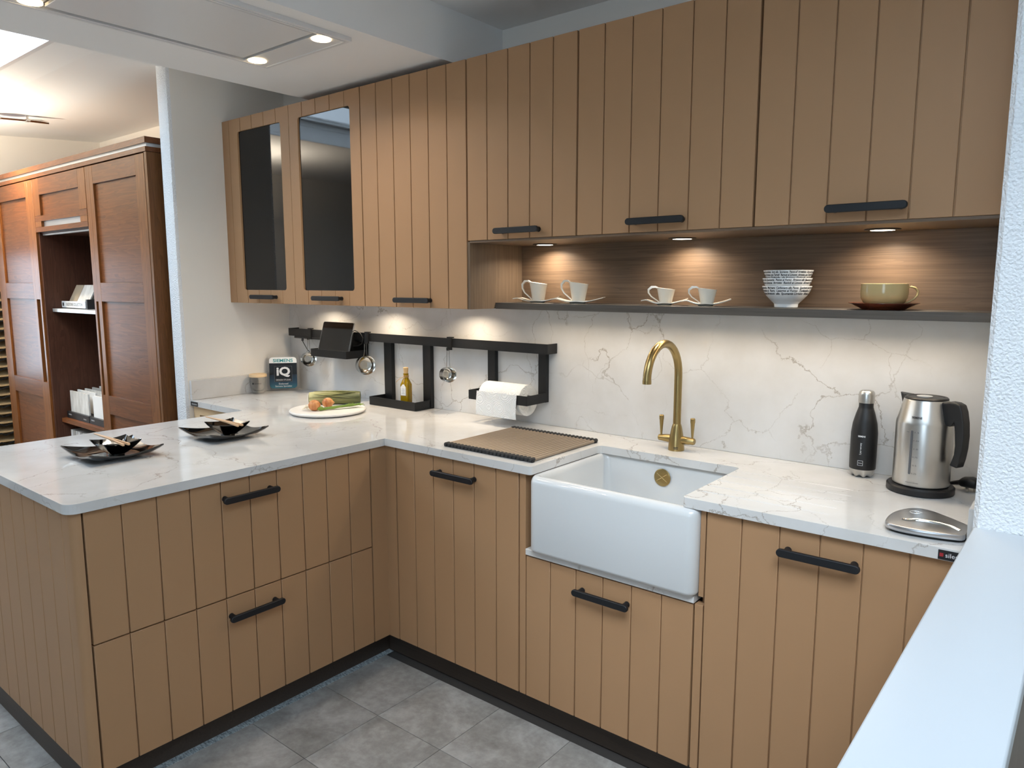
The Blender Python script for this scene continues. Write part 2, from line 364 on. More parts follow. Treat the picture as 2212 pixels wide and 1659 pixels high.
# ------------------------------------------------------------------ cabinets
GR = .0032
def slab(ori, base, u0, u1, w0, w1, z0, z1):
    """box on a front plane: ori 'y' faces -y, 'x' faces +x; w is the distance out of the plane"""
    return MB().box(u0, u1, base-w0, base-w1, z0, z1) if ori == 'y' else MB().box(base+w0, base+w1, u0, u1, z0, z1)
def handle(parent, ori, base, u0, u1, z, name='handle'):
    """black bar handle: flat oval bar on two round posts"""
    h, L = .0105, u1-u0; cu = (u0+u1)/2; mb = MB()
    pts = []
    for s_, a0 in ((1, -90), (-1, 90)):
        for i in range(9):
            a = math.radians(a0+180*i/8); pts.append((cu+s_*(L/2-h)+h*math.cos(a), z+h*math.sin(a)))
    if ori == 'y': mb.prism(pts, base-.026, base-.037, 'xz')
    else: mb.prism(pts, base+.026, base+.037, 'yz')
    for u in (u0+.02, u1-.02):
        if ori == 'y': mb.lathe([(.010, 0), (.0085, .006), (.0085, .027)], (u, base, z), 16, 'y')
        else: mb.lathe([(.010, 0), (.0085, .006), (.0085, .027)], (base, u, z), 16, 'x')
    return mb.build(name, 'handle_black', parent, bevel=.002)
def planks(door, ori, base, us, z0, z1):
    for a, b in zip(us, us[1:]):
        slab(ori, base, a+GR/2, b-GR/2, -.009, 0, z0, z1).build('plank', 'tan_paint', door, bevel=.0012, seg=1)
def panel_door(cab, name, ori, base, us, z0, z1, hd=None):
    d = slab(ori, base, us[0]+.0015, us[-1]-.0015, -.020, -.006, z0+.0008, z1-.0008).build(name, 'tan_paint', cab)
    us = [us[0]+.0002]+list(us[1:-1])+[us[-1]-.0002]
    planks(d, ori, base, us, z0, z1)
    if hd: handle(d, ori, base, *hd)
    return d
def lsp(a, b, n): return [a+(b-a)*i/n for i in range(n+1)]

def base_units():
    zt = ZB-.004
    # unit left of the sink
    t = thing('base_cabinet', 'tan plank-front base cabinet between corner post and sink', 'cabinet', (-.33, YF+.3, ZP), group='tan base cabinets')
    bx('carcass', 'gap_dark', t, -.6309, -.0278, YF+.021, -.06, ZP+.002, ZB-.001)
    panel_door(t, 'door', 'y', YF, lsp(-.629, -.0298, 6), ZP, zt, (-.412, -.206, .818))
    t2 = thing('filler_post', 'narrow tan filler strip just left of the sink', 'filler', (-.014, YF, ZP))
    bx('strip', 'tan_paint', t2, -.0262, -.0012, YF+.001, YF+.03, ZP, zt, bevel=.001)
    bx('return', 'tan_paint', t2, -.0262, -.0012, YF+.03, -.2, ZP, zt)
    t2 = thing('corner_post', 'tan L-shaped corner post where peninsula meets the sink run', 'filler', (XP, YF, ZP))
    MB().prism([(XP, YF), (-.6325, YF), (-.6325, YF+.02), (XP-.02, YF+.02), (XP-.02, -.6665), (XP, -.6665)], ZP, zt).build('post', 'tan_paint', t2)
    # sink unit
    t = thing('sink_cabinet', 'tan plank drawer unit beneath the white ceramic sink', 'cabinet', (.3, YF+.3, ZP), group='tan base cabinets')
    bx('carcass', 'gap_dark', t, .0, .6, YF+.021, -.06, ZP+.002, .593)
    panel_door(t, 'drawer', 'y', YF, lsp(.001, .599, 6), ZP, .5966, (.207, .407, .537))
    bx('ledge', 'quartz', t, .003, .602, YF-.006, YF+.3, .602, .623, bevel=.0015, label='white stone ledge under the sink')
    t2 = thing('filler_post', 'narrow tan filler strip just right of the sink', 'filler', (.614, YF, ZP))
    bx('strip', 'tan_paint', t2, .6118, .6265, YF+.001, YF+.03, .6245, zt, bevel=.001); bx('strip', 'tan_paint', t2, .6025, .6265, YF+.001, YF+.03, ZP, .6, bevel=.001)
    bx('return', 'tan_paint', t2, .6125, .6265, YF+.03, -.2, ZP, zt)
    # dishwasher-width unit on the right
    t = thing('base_cabinet', 'tan plank-front base cabinet right of sink, beside the half wall', 'cabinet', (.93, YF+.3, ZP), group='tan base cabinets')
    bx('carcass', 'gap_dark', t, .6285, XR-.003, YF+.021, -.06, ZP+.002, ZB-.001)
    panel_door(t, 'door', 'y', YF, lsp(.6285, 1.2285, 6), ZP, zt, (.832, 1.031, .816))
    bx('filler', 'tan_paint', t, 1.2305, XR-.003, YF, YF+.02, ZP, zt)
    # peninsula drawers
    t = thing('drawer_cabinet', 'wide tan peninsula drawer unit with two stacked plank drawers', 'cabinet', (-1.0, -1.17, ZP), group='tan base cabinets')
    y1, y0 = -.6688, -1.676
    bx('carcass', 'gap_dark', t, -1.3, XP-.021, y0, y1, ZP+.002, ZB-.001)
    ys = lsp(y0+.001, y1-.001, 10)
    panel_door(t, 'drawer', 'x', XP, ys, .4897, zt, (-1.282, -1.081, .817))
    panel_door(t, 'drawer', 'x', XP, ys, ZP, .4857, (-1.281, -1.081, .426))
    # rounded end post and grooved end panel
    t = thing('end_panel', 'grooved tan end panel and rounded post of the peninsula', 'panel', (-1.1, -1.69, 0))
    r = .026; X1, Y0 = XP, -1.705
    pts = [(X1-.02, -1.679), (X1, -1.679)]+[(X1-r+r*math.cos(math.radians(-a)), Y0+r-r*math.sin(math.radians(a))) for a in range(0, 91, 15)]+[(X1-.066, Y0), (X1-.066, Y0+.02), (X1-.03, Y0+.026)]
    MB().prism(pts, ZP, zt).build('post', 'tan_paint', t)
    us = [-.7565-.1005*i for i in range(10)][::-1]
    bk = slab('y', Y0, us[0], us[-1], -.020, -.0035, ZP, zt).build('board', 'tan_paint', t)
    planks(bk, 'y', Y0, us, ZP, zt)
    b = thing('back_panel', 'tan back panel of the peninsula facing the next room', 'panel', (-1.42, -1.2, 0))
    bx('board', 'tan_paint', b, -1.45, -1.43, -1.684, YF-.02, ZP, zt)
    b = thing('base_cabinet', 'open-fronted base unit under the worktop beside the wall end', 'cabinet', (-1.9, YF+.3, ZP), group='tan base cabinets')
    bx('side', 'bamboo', b, XL+.004, XL+.06, YF+.003, -.06, ZP, zt); bx('side', 'tan_paint', b, -1.47, -1.43, YF+.003, -.06, ZP, zt)
    bx('back', 'gap_dark', b, XL+.06, -1.47, -.09, -.06, ZP, zt); bx('base', 'oak_h', b, XL+.06, -1.47, YF+.01, -.09, ZP, ZP+.02)
    bx('rail', 'bamboo', b, XL+.06, -1.47, YF+.003, YF+.03, zt-.04, zt)
    # plinths
    p = thing('plinth', 'dark wood-grain plinth under the sink run', 'plinth', (.2, -.54, 0))
    bx('board', 'plinth_wood', p, -.75, XR-.003, -.54, -.522, .0, ZP+.001)
    p = thing('plinth', 'dark wood-grain plinth under the peninsula drawers', 'plinth', (-.76, -1.1, 0))
    bx('board', 'plinth_wood', p, -.768, -.75, -1.672, -.54, .0, ZP+.001)
    bx('board', 'plinth_wood', p, -1.62, -.75, -1.69, -1.672, .0, ZP+.001)
base_units()

def upper_units():
    zt = ZUT
    U = [-2.0921, -1.5803, -1.0735, -.4692, .0252, .6311, 1.2251]
    f = thing('filler_strip', 'tan filler strip between wall and leftmost glass wall cabinet', 'filler', (XL+.03, YU, ZU1))
    bx('strip', 'tan_paint', f, XL+.001, U[0]-.002, YU, YU+.02, ZU1, zt, bevel=.001)
    bx('carcass', 'tan_paint', f, XL+.001, U[0]-.004, YU+.02, -.002, ZU1, zt-.002)
    names = ['tan wall cabinet with black glass door, next to the side wall', 'tan wall cabinet with black glass door, second from the side wall',
             'tall tan plank wall cabinet above the towel rail frames', 'tan plank wall cabinet above the two larger white cups',
             'tan plank wall cabinet above the tap and small cups', 'rightmost tan plank wall cabinet above bowls and beige cup']
    hz = [(-1.921, -1.715, 1.427), (-1.411, -1.209, 1.426), (-.857, -.65, 1.4255), (-.315, -.112, 1.680), (.232, .431, 1.6845), (.832, 1.03, 1.686)]
    n = [5, 5, 6, 5, 6, 6]
    for i in range(6):
        a, b = U[i]+.0015, U[i+1]-.0015; z0 = ZU1 if i < 3 else ZU2
        t = thing('wall_cabinet', names[i], 'cabinet', ((a+b)/2, -.17, z0), group='tan wall cabinets')
        bx('carcass', 'tan_paint' if i != 2 else 'tan_paint', t, U[i]+.0005, U[i+1]-(.0005 if i != 2 else .016), YU+.021, -.002, z0+.001, zt-.001)
        if i >= 2:
            panel_door(t, 'door', 'y', YU, lsp(a, b, n[i]), z0, zt, hz[i])
        else:
            # frame door: planks are cut out around a black glass pane with rounded corners
            gx0, gx1, gz0, gz1 = (-2.016, -1.649, 1.461, 2.242) if i == 0 else (-1.511, -1.141, 1.461, 2.242)
            w = .016
            d = MB().box(a+.001, gx0-w+.02, YU+.0035, YU+.02, z0+.001, zt-.001).box(gx1+w-.02, b-.001, YU+.0035, YU+.02, z0+.001, zt-.001).box(gx0, gx1, YU+.0035, YU+.02, z0+.001, gz0-.001).box(gx0, gx1, YU+.0035, YU+.02, gz1+.001, zt-.001).build('door', 'tan_paint', t)
            us = lsp(a, b, 5); r = .014
            def arc(cx, cz, a0, a1): return [(cx+r*math.cos(math.radians(a0+(a1-a0)*k/4)), cz+r*math.sin(math.radians(a0+(a1-a0)*k/4))) for k in range(5)]
            q = us[1]-GR/2
            pts = [(a, z0), (q, z0), (q, gz0)]+arc(gx0+r, gz0+r, 270, 180)+arc(gx0+r, gz1-r, 180, 90)+[(q, gz1), (q, zt), (a, zt)]
            MB().prism(pts, YU, YU+.016, 'xz').build('plank', 'tan_paint', d)
            q = us[4]+GR/2
            pts = [(b, z0), (b, zt), (q, zt), (q, gz1)]+arc(gx1-r, gz1-r, 90, 0)+arc(gx1-r, gz0+r, 0, -90)+[(q, gz0), (q, z0)]
            MB().prism(pts, YU, YU+.016, 'xz').build('plank', 'tan_paint', d)
            for k in (1, 2, 3):
                for zz in ((z0, gz0), (gz1, zt)):
                    bx('plank', 'tan_paint', d, us[k]+GR/2, us[k+1]-GR/2, YU, YU+.016, *zz, bevel=.0012, seg=1)
            bx('glass_pane', 'black_glass', d, gx0-.004, gx1+.004, YU+.006, YU+.0105, gz0-.004, gz1+.004, label='black tinted glass pane')
            handle(d, 'y', YU, *hz[i])
    # side panel at the right end
    e = thing('end_panel', 'thin brown end panel right of the last wall cabinet', 'panel', (1.235, -.17, ZU2))
    bx('board', 'oak_v', e, 1.2275, XR-.001, YU+.003, -.002, ZU2-.006, zt)
    # open niche with shelf below the right hand cabinets
    xs = -.4601
    t = thing('open_shelf', 'brown wood open shelf niche above the sink holding cups', 'shelf', (.4, -.1, ZU1))
    bx('side_panel', 'oak_v', t, xs-.015, xs, YU+.004, -.0015, ZU1-.001, ZU2-.004)
    bx('back_panel', 'oak_h', t, xs+.0005, XR-.001, -.031, -.0015, 1.4175, 1.6435)
    bx('shelf_board', 'shelf_edge', t, xs+.0005, XR-.001, -.2015, -.0015, 1.3924, 1.4173, bevel=.001)
    bx('top_panel', 'oak_h', t, xs+.0005, XR-.001, YU+.004, -.0015, 1.644, ZU2-.0005)
    lab = ['lit round spotlight in niche ceiling above the larger cups', 'lit round spotlight in niche ceiling above the small cups', 'lit round spotlight in niche ceiling above the beige cup']
    for k, (x, y) in enumerate(((-.285, -.11), (.299, -.122), (.923, -.145))):
        s = thing('spotlight', lab[k], 'light', (x, y, 1.6438), group='niche spotlights')
        MB().lathe([(.047, 0), (.047, -.0025), (.0325, -.004), (.0325, 0)], (x, y, 1.6438)).build('bezel', 'black_metal', s)
        MB().lathe([(.032, -.0005), (.032, -.0035)], (x, y, 1.6438)).build('lens', 'lamp_neutral', s)
        area_light(s, 'spot_light', (x, y, 1.638), .06, 1.5, NEUT, math.radians(150))
    # lamps below the tall wall cabinets and a light strip below the shelf
    lab = ['under-cabinet spotlight beneath the glass cabinet by the wall', 'under-cabinet spotlight beneath the second glass cabinet', 'under-cabinet spotlight beneath the tall plank cabinet']
    for k, x in enumerate((-1.74, -1.27, -.72)):
        s = thing('spotlight', lab[k], 'light', (x, -.11, ZU1-.002), group='under-cabinet spotlights')
        MB().lathe([(.034, 0), (.034, -.003), (.026, -.004), (.026, 0)], (x, -.15, ZU1)).build('bezel', 'steel', s)
        MB().lathe([(.0255, -.0005), (.0255, -.0035)], (x, -.15, ZU1)).build('lens', 'lamp_warm', s)
        area_light(s, 'spot_light', (x, -.15, ZU1-.006), .06, 1.4, WARM, math.radians(150))
    s = thing('light_strip', 'warm light strip fixed beneath the open shelf', 'light', (.4, -.16, 1.389))
    bx('profile', 'aluminium', s, -.42, 1.2, -.147, -.133, 1.3912, 1.3923)
    bx('diffuser', 'lamp_warm', s, -.41, 1.19, -.145, -.135, 1.3908, 1.3912)
    area_light(s, 'strip_light', (.39, -.14, 1.3900), 1.58, 2.6, WARM, math.radians(140), sy=.008)
upper_units()

# ------------------------------------------------------------------ worktop, sink, tap
def worktop():
    yw = YF-.015; xw = XP+.015; Xs0, Xs1, Ys = .0312, .5616, -.193
    def arc(cx, cy, r, a0, a1, n=6): return [(cx+r*math.cos(math.radians(a0+(a1-a0)*i/n)), cy+r*math.sin(math.radians(a0+(a1-a0)*i/n))) for i in range(n+1)]
    r, r2, R = .012, .02, .035
    pts = [(XL+.0005, -.0005), (XL+.0005, yw), (-1.6609, yw), (-1.6609, YEND)]
    pts += arc(xw-R, YEND+R, R, 270, 360)+[(xw, yw)]
    pts += arc(Xs0-r, yw+r, r, 270, 360)+arc(Xs0+r2, Ys-r2, r2, 180, 90)+arc(Xs1-r2, Ys-r2, r2, 90, 0)+arc(Xs1+r, yw+r, r, 180, 270)
    pts += [(XR-.0005, yw), (XR-.0005, -.0005)]
    top = MB().prism(pts, ZB, ZT).build('worktop', 'quartz', None, smooth=False)
    cut = MB()
    for y in (-.243, -.309, -.381, -.452, -.52):
        cut.tube([(.566, y, ZT+.0006), (.925, y, ZT+.0030)], .0046, 12)
    c = cut.build('groove_cutter', 'quartz', None)
    m = top.modifiers.new('grooves', 'BOOLEAN'); m.object = c; m.operation = 'DIFFERENCE'; m.solver = 'EXACT'
    m2 = top.modifiers.new('edge', 'BEVEL'); m2.width = .0022; m2.segments = 2; m2.limit_method = 'ANGLE'; m2.angle_limit = math.radians(50)
    dg = bpy.context.evaluated_depsgraph_get()
    me = bpy.data.meshes.new_from_object(top.evaluated_get(dg)); top.modifiers.clear(); top.data = me; me.name = 'worktop'
    bpy.data.objects.remove(c)
    tag(top, 'white veined quartz worktop running round the corner onto the peninsula', 'worktop')
    u = thing('upstand', 'low white stone upstand along the side wall by the jar', 'upstand', (XL, -.3, ZT))
    bx('slab', 'quartz', u, XL+.0005, XL+.02, -.605, -.001, ZT+.0005, 1.006, bevel=.001)
    u = thing('upstand', 'low white stone upstand against the textured right wall', 'upstand', (1.24, -.3, ZT))
    bx('slab', 'quartz', u, 1.2295, XR-.0005, -.54, -.001, ZT+.0005, .987, bevel=.001)
    # maker's tags on the worktop edge
    g = thing('maker_tag', 'black tag with red square and pale letters on right worktop edge', 'tag', (1.2, yw, .89))
    bx('plate', 'rack_dark', g, 1.186, 1.2445, yw-.0015, yw-.0002, .8795, .9015)
    bx('square', 'red_print', g, 1.189, 1.1965, yw-.0022, yw-.0014, .8865, .8945)
    text('lettering', 'silestone', .0145, lambda a, z: (1.2265+a, yw-.0022, .8905+z), 'white_print', g, width=.052)
    g = thing('maker_tag', 'small black tag on the worktop edge beside the side wall', 'tag', (-2.11, yw, .89))
    bx('plate', 'rack_dark', g, -2.145, -2.075, yw-.0015, yw-.0002, .880, .9015)
    text('lettering', 'silestone', .012, lambda a, z: (-2.108+a, yw-.0022, .8905+z), 'white_print', g, width=.05)
worktop()

def sink():
    t = thing('belfast_sink', 'white ceramic farmhouse sink with rounded apron front', 'sink', (.322, -.4, .623))
    x0, x1, y0, y1, z0, z1 = .0295, .6105, -.6235, -.160, .624, .8772
    cx, cy, w, d = (x0+x1)/2, (y0+y1)/2, x1-x0, y1-y0
    def ring(ins, r, z, fr=None):
        fr = ins if fr is None else fr
        return [(cx+p[0], cy+(fr-ins)/2+p[1], z) for p in rring(w-2*ins, d-ins-fr, max(r-ins, .006), 6)]
    rings = [ring(.014, .03, z0), ring(.004, .03, z0+.004), ring(0, .03, z0+.014), ring(0, .03, z1-.022)]
    for k in range(1, 6):
        a = math.radians(90*k/5); rings.append(ring(.004*(1-math.cos(a)), .03, z1-.022+.022*math.sin(a), .022*(1-math.cos(a))))
    rings += [ring(.012, .03, z1, .03), ring(.018, .04, z1-.004, .036), ring(.022, .045, z1-.02, .04), ring(.030, .06, z0+.07, .046), ring(.045, .07, z0+.045, .06), ring(.1, .1, z0+.035), ring(.2, .2, z0+.032)]
    MB().loft(rings).build('basin', 'ceramic', t, ang=50)
    MB().lathe([(.031, 0), (.031, .002), (.027, .004), (.006, .004)], (.284, -.1875, .826), 28, 'y').build('overflow_cover', 'brass', t, label='round brass overflow cover')
    for a in (35, -35):
        c, s_ = math.cos(math.radians(a)), math.sin(math.radians(a))
        MB().tube([(.284-c*.023, -.1918, .826-s_*.023), (.284+c*.023, -.1918, .826+s_*.023)], .0012, 6).build('rib', 'brass', t)
    MB().lathe([(.045, .656), (.045, .6585), (.03, .6575)], (.3, -.4, 0)).build('waste', 'brass', t)
sink()

def tap():
    x, y = .283, -.087
    t = thing('kitchen_tap', 'antique brass swan-neck mixer tap with two lever handles', 'tap', (x, y, ZT))
    MB().lathe([(.0285, 0), (.0285, .003), (.0275, .02), (.024, .05), (.018, .082), (.0152, .092), (.0145, .094)], (x, y, ZT)).build('body', 'brass', t)
    pts = [(x, y, z) for z in (.995, 1.06, 1.12, 1.17)]
    cy, cz, R = -.2, 1.178, .113
    pts += [(x, cy+R*math.cos(math.radians(a)), cz+R*math.sin(math.radians(a))) for a in range(0, 181, 10)]
    pts += [(x, cy-R, 1.176)]
    MB().tube(pts, .0138, 20).build('spout', 'brass', t, ang=60)
    MB().lathe([(.0148, 0), (.0148, .012), (.0125, .0125)], (x, cy-R, 1.166), 20).build('nozzle', 'brass', t)
    for s_ in (-1, 1):
        a = MB(); a.tube([(x+s_*.012, y, .944), (x+s_*.03, y, .944), (x+s_*.05, y, .944), (x+s_*.0515, y, .944), (x+s_*.066, y, .944), (x+s_*.069, y, .944)], [.0145, .0145, .013, .0122, .0118, .0095], 18)
        arm = a.build('side_arm', 'brass', t, ang=50)
        l = MB().lathe([(.0032, 0), (.0038, .008), (.0075, .056), (.0085, .06), (.0085, .072), (.0065, .0745)], (x+s_*.060, y, .952), 16).build('lever', 'brass', arm)
    for z0, z1 in ((.9135, .9158), (.9185, .9208)):
        pts = [(x+.0289*math.sin(.12+.11*i), y-.0289*math.cos(.12+.11*i)) for i in range(6)]
        MB().add([(p[0], p[1], z0) for p in pts]+[(p[0], p[1], z1) for p in pts[::-1]], [tuple(range(12))]).build('maker_mark', 'ink', t, smooth=False)
tap()

# ------------------------------------------------------------------ wall rail with hanging frames
def rail():
    y0 = -.066
    t = thing('wall_rail', 'long black metal rail mounted on the splashback', 'rail', (-1.2, 0, 1.23))
    bx('bar', 'black_metal', t, -2.074, -.301, y0, y0+.004, 1.209, 1.250)
    bx('end_return', 'black_metal', t, -.305, -.301, y0+.004, -.0005, 1.209, 1.250)
    bx('end_return', 'black_metal', t, -2.074, -2.070, y0+.004, -.0005, 1.209, 1.250)
    bx('ledge', 'black_metal', t, -2.070, -.305, y0+.004, -.0005, 1.209, 1.2125)
    c = thing('charging_bar', 'black charging bar clipped under the rail behind the first cup', 'charger', (-1.95, -.05, 1.2))
    bx('body', 'black_plastic', c, -2.02, -1.78, y0-.003, y0+.03, 1.198, 1.2085, bevel=.002)
    MB().tube([(-1.945, y0-.001, 1.199), (-1.945, y0-.003, 1.185)], .006, 10).build('plug', 'black_plastic', c)
    pts = [(-1.945, y0-.003, 1.186), (-1.945, y0+.006, 1.17), (-1.93, y0+.014, 1.14), (-1.90, y0+.016, 1.12), (-1.86, y0+.016, 1.115), (-1.80, y0+.016, 1.117)]
    MB().tube(pts, .0022, 8).build('cable', 'black_plastic', c)
    # tablet shelf
    f = thing('hanging_tray', 'black metal tray hanging from rail holding the tablet', 'tray', (-1.61, -.08, 1.12))
    X0, X1, yy, z0, z1 = -1.76, -1.472, -.15, 1.121, 1.159
    bx('base', 'black_metal', f, X0, X1, yy+.003, -.012, z0, z0+.003)
    bx('front_lip', 'black_metal', f, X0, X1, yy, yy+.003, z0, z1)
    for x in (X0, X1-.003): bx('side_lip', 'black_metal', f, x, x+.003, yy+.003, -.012, z0, z1)
    bx('back_plate', 'black_metal', f, X0, X1, -.015, -.012, z0, 1.208)
    bx('hanger', 'black_metal', f, X1-.04, X1, -.062, -.015, 1.203, 1.2085)
    # tablet
    tb = thing('tablet', 'black tablet computer leaning on the hanging tray', 'tablet', (-1.6, -.12, 1.126))
    bot, top = Vector((0, -.138, 1.1275)), Vector((0, -.088, 1.299)); n = Vector((0, -(top-bot).z, (top-bot).y)).normalized()
    def P(u, v, w): q = bot.lerp(top, v)+n*w; return (u, q.y, q.z)
    def plate(u0, u1, v0, v1, w0, w1, r):
        pts = rring(u1-u0, (v1-v0)*.178, r, 4); uc = (u0+u1)/2; vc = (v0+v1)/2
        return MB().loft([[P(uc+a, vc+b/.178, w) for a, b in pts] for w in (w0, w1)])
    plate(-1.725, -1.478, 0, 1, -.007, 0, .01).build('case', 'aluminium', tb)
    plate(-1.722, -1.481, .012, .988, 0, .0012, .009).build('screen', 'screen', tb)
    MB().tube([(-1.476, -.105, 1.255), (-1.462, -.1, 1.262), (-1.440, -.085, 1.25), (-1.432, -.075, 1.225), (-1.445, -.072, 1.195), (-1.475, -.075, 1.182), (-1.50, -.08, 1.18)], .0022, 8).build('cable', 'black_plastic', tb)
    # frame with oil bottle
    f = thing('hanging_rack', 'black metal frame shelf reaching down to worktop, holding oil bottle', 'rack', (-1.18, -.06, ZT))
    X0, X1 = -1.336, -1.028
    bx('post', 'black_metal', f, -1.336, -1.283, -.024, -.002, .91, 1.2085); bx('post', 'black_metal', f, -1.062, -1.012, -.024, -.002, .91, 1.2085)
    bx('base', 'black_metal', f, X0, -1.012, -.12, -.002, ZT+.001, ZT+.005)
    bx('front_lip', 'black_metal', f, X0, X1+.012, -.124, -.12, ZT+.001, .947)
    bx('side_lip', 'black_metal', f, X0, X0+.004, -.12, -.024, ZT+.001, .947); bx('side_lip', 'black_metal', f, -1.020, -1.016, -.12, -.024, ZT+.001, .947)
    # frame with paper towel
    f = thing('hanging_rack', 'black metal frame hanging from rail, carrying the paper towel', 'rack', (-.5, -.06, 1.0))
    bx('post', 'black_metal', f, -.656, -.616, -.024, -.002, 1.004, 1.2085); bx('post', 'black_metal', f, -.379, -.341, -.024, -.002, 1.004, 1.2085)
    bx('front_bar', 'black_metal', f, -.656, -.341, -.150, -.146, 1.005, 1.044)
    bx('side_bar', 'black_metal', f, -.656, -.652, -.146, -.024, 1.005, 1.044); bx('side_bar', 'black_metal', f, -.345, -.341, -.146, -.024, 1.005, 1.044)
    MB().tube([(-.652, -.076, 1.03), (-.345, -.076, 1.03)], .006, 12).build('roll_rod', 'black_metal', f)
    p = thing('paper_towel', 'white embossed paper towel roll with a loose hanging sheet', 'paper towel', (-.5, -.076, .96))
    a, b, cy, cz, R, r = -.612, -.392, -.076, 1.014, .064, .02
    MB().loft([[(x, cy+q*math.cos(2*math.pi*k/40), cz+q*math.sin(2*math.pi*k/40)) for k in range(40)] for x, q in ((a, r), (a, R), (b, R), (b, r))], closed=True).build('roll', 'towel_paper', p, ang=50)
    ring = []
    prof = [(cy+(R+.0012)*math.cos(math.radians(k)), cz+(R+.0012)*math.sin(math.radians(k))) for k in range(60, 165, 8)]
    prof += [(-.1515, 1.045), (-.154, 1.02), (-.157, .99), (-.158, .965), (-.156, .944)]
    outer = prof; inner = [(q[0]+(.0008 if q[0] < -.145 else 0), q[1]-(.0008 if q[0] >= -.145 else 0)) for q in prof][::-1]
    MB().prism(outer+inner, a+.004, b-.001, 'yz').build('loose_sheet', 'towel_paper', p, ang=60)
    # hooks and measuring cups
    labs = ['small steel measuring cup hanging from rail left of tablet', 'larger steel measuring cup hanging from rail right of tablet', 'steel measuring cup hanging from rail beside the oil bottle frame']
    for k, (x, R) in enumerate(((-1.875, .037), (-1.408, .045), (-.842, .033))):
        h = thing('rail_hook', ['black hook clipped on rail left of the tablet', 'black hook clipped on rail right of the tablet', 'black hook clipped on rail between the two hanging frames'][k], 'hook', (x, y0, 1.23), group='rail hooks')
        bx('clip', 'black_metal', h, x-.013, x+.013, y0-.008, y0-.0003, 1.198, 1.256); bx('clip_top', 'black_metal', h, x-.013, x+.013, y0-.0003, y0+.012, 1.2505, 1.256)
        bx('prong', 'black_metal', h, x-.005, x+.005, y0-.02, y0-.008, 1.196, 1.201); bx('prong_tip', 'black_metal', h, x-.005, x+.005, y0-.02, y0-.017, 1.201, 1.209)
        m = thing('measuring_cup', labs[k], 'measuring cup', (x, y0-.02, 1.09), group='steel measuring cups')
        zc = 1.092 if k != 2 else 1.089
        ax = Vector((.93, -.36, .06)).normalized(); s1 = Vector((0, 0, 1)).cross(ax).normalized(); s2 = ax.cross(s1)
        c = Vector((x, y0-.02, zc))
        prof = [(R*.5, -.024), (R*.90, -.0235), (R*.96, -.020), (R, .022), (R*1.05, .024), (R*.97, .0225), (R*.93, -.018), (R*.86, -.0205), (R*.4, -.021)]
        MB().loft([[c+ax*h_+s1*(q*math.cos(2*math.pi*j/32))+s2*(q*math.sin(2*math.pi*j/32)) for j in range(32)] for q, h_ in prof]).build('bowl', 'steel', m, ang=50)
        zt_ = 1.203
        for s_ in (-1, 1):
            MB().tube([c+s2*R*.95+s1*(s_*.009)+ax*.012, (x+s_*.0085, y0-.0145, zc+R+.02), (x+s_*.0065, y0-.0140, zt_-.006), (x, y0-.0140, zt_)], .0016, 6).build('wire', 'spring_wire', m)
rail()

def oil_bottle():
    x, y, z = -1.135, -.066, ZT+.0055
    t = thing('oil_bottle', 'small square bottle of golden olive oil with cork and tag', 'bottle', (x, y, z), .25)
    prof = [(.042, .0), (.045, .004), (.045, .105), (.042, .118), (.03, .130), (.021, .136), (.02, .150), (.025, .152), (.025, .158), (.02, .159)]
    MB().loft([[(p[0], p[1], h) for p in rring(w, w, min(.009 if h < .11 else w*.45, w*.48), 4)] for w, h in prof]).build('glass', 'oil_glass', t, world=False)
    MB().lathe([(.0085, .152), (.0105, .160), (.0125, .185), (.0105, .187)], (0, 0, 0), 16).build('cork', 'cork', t, world=False)
    MB().tube([(.0135*math.cos(a*.7), .0135*math.sin(a*.7), .137+a*.0006) for a in range(20)], .0017, 6).build('twine', 'twine', t, world=False)
    MB().tube([(-.012, -.008, .14), (-.024, -.018, .133), (-.036, -.022, .122), (-.043, -.02, .115)], .0014, 6).build('twine', 'twine', t, world=False)
    MB().tube([(.0, -.014, .138), (.003, -.022, .12), (.004, -.024, .104)], .0012, 6).build('twine', 'twine', t, world=False)
    g = MB().prism([(-.014, .055), (.014, .055), (.014, .095), (.005, .108), (-.003, .108), (-.014, .095)], -.0262, -.0255, 'xz').build('paper_tag', 'paper', t, world=False)
    for k, w in enumerate((.014, .018, .012, .016)):
        bx('line', 'grey_print', g, -w/2, w/2, -.0266, -.0263, .085-.007*k, .0862-.007*k, world=False)
oil_bottle()

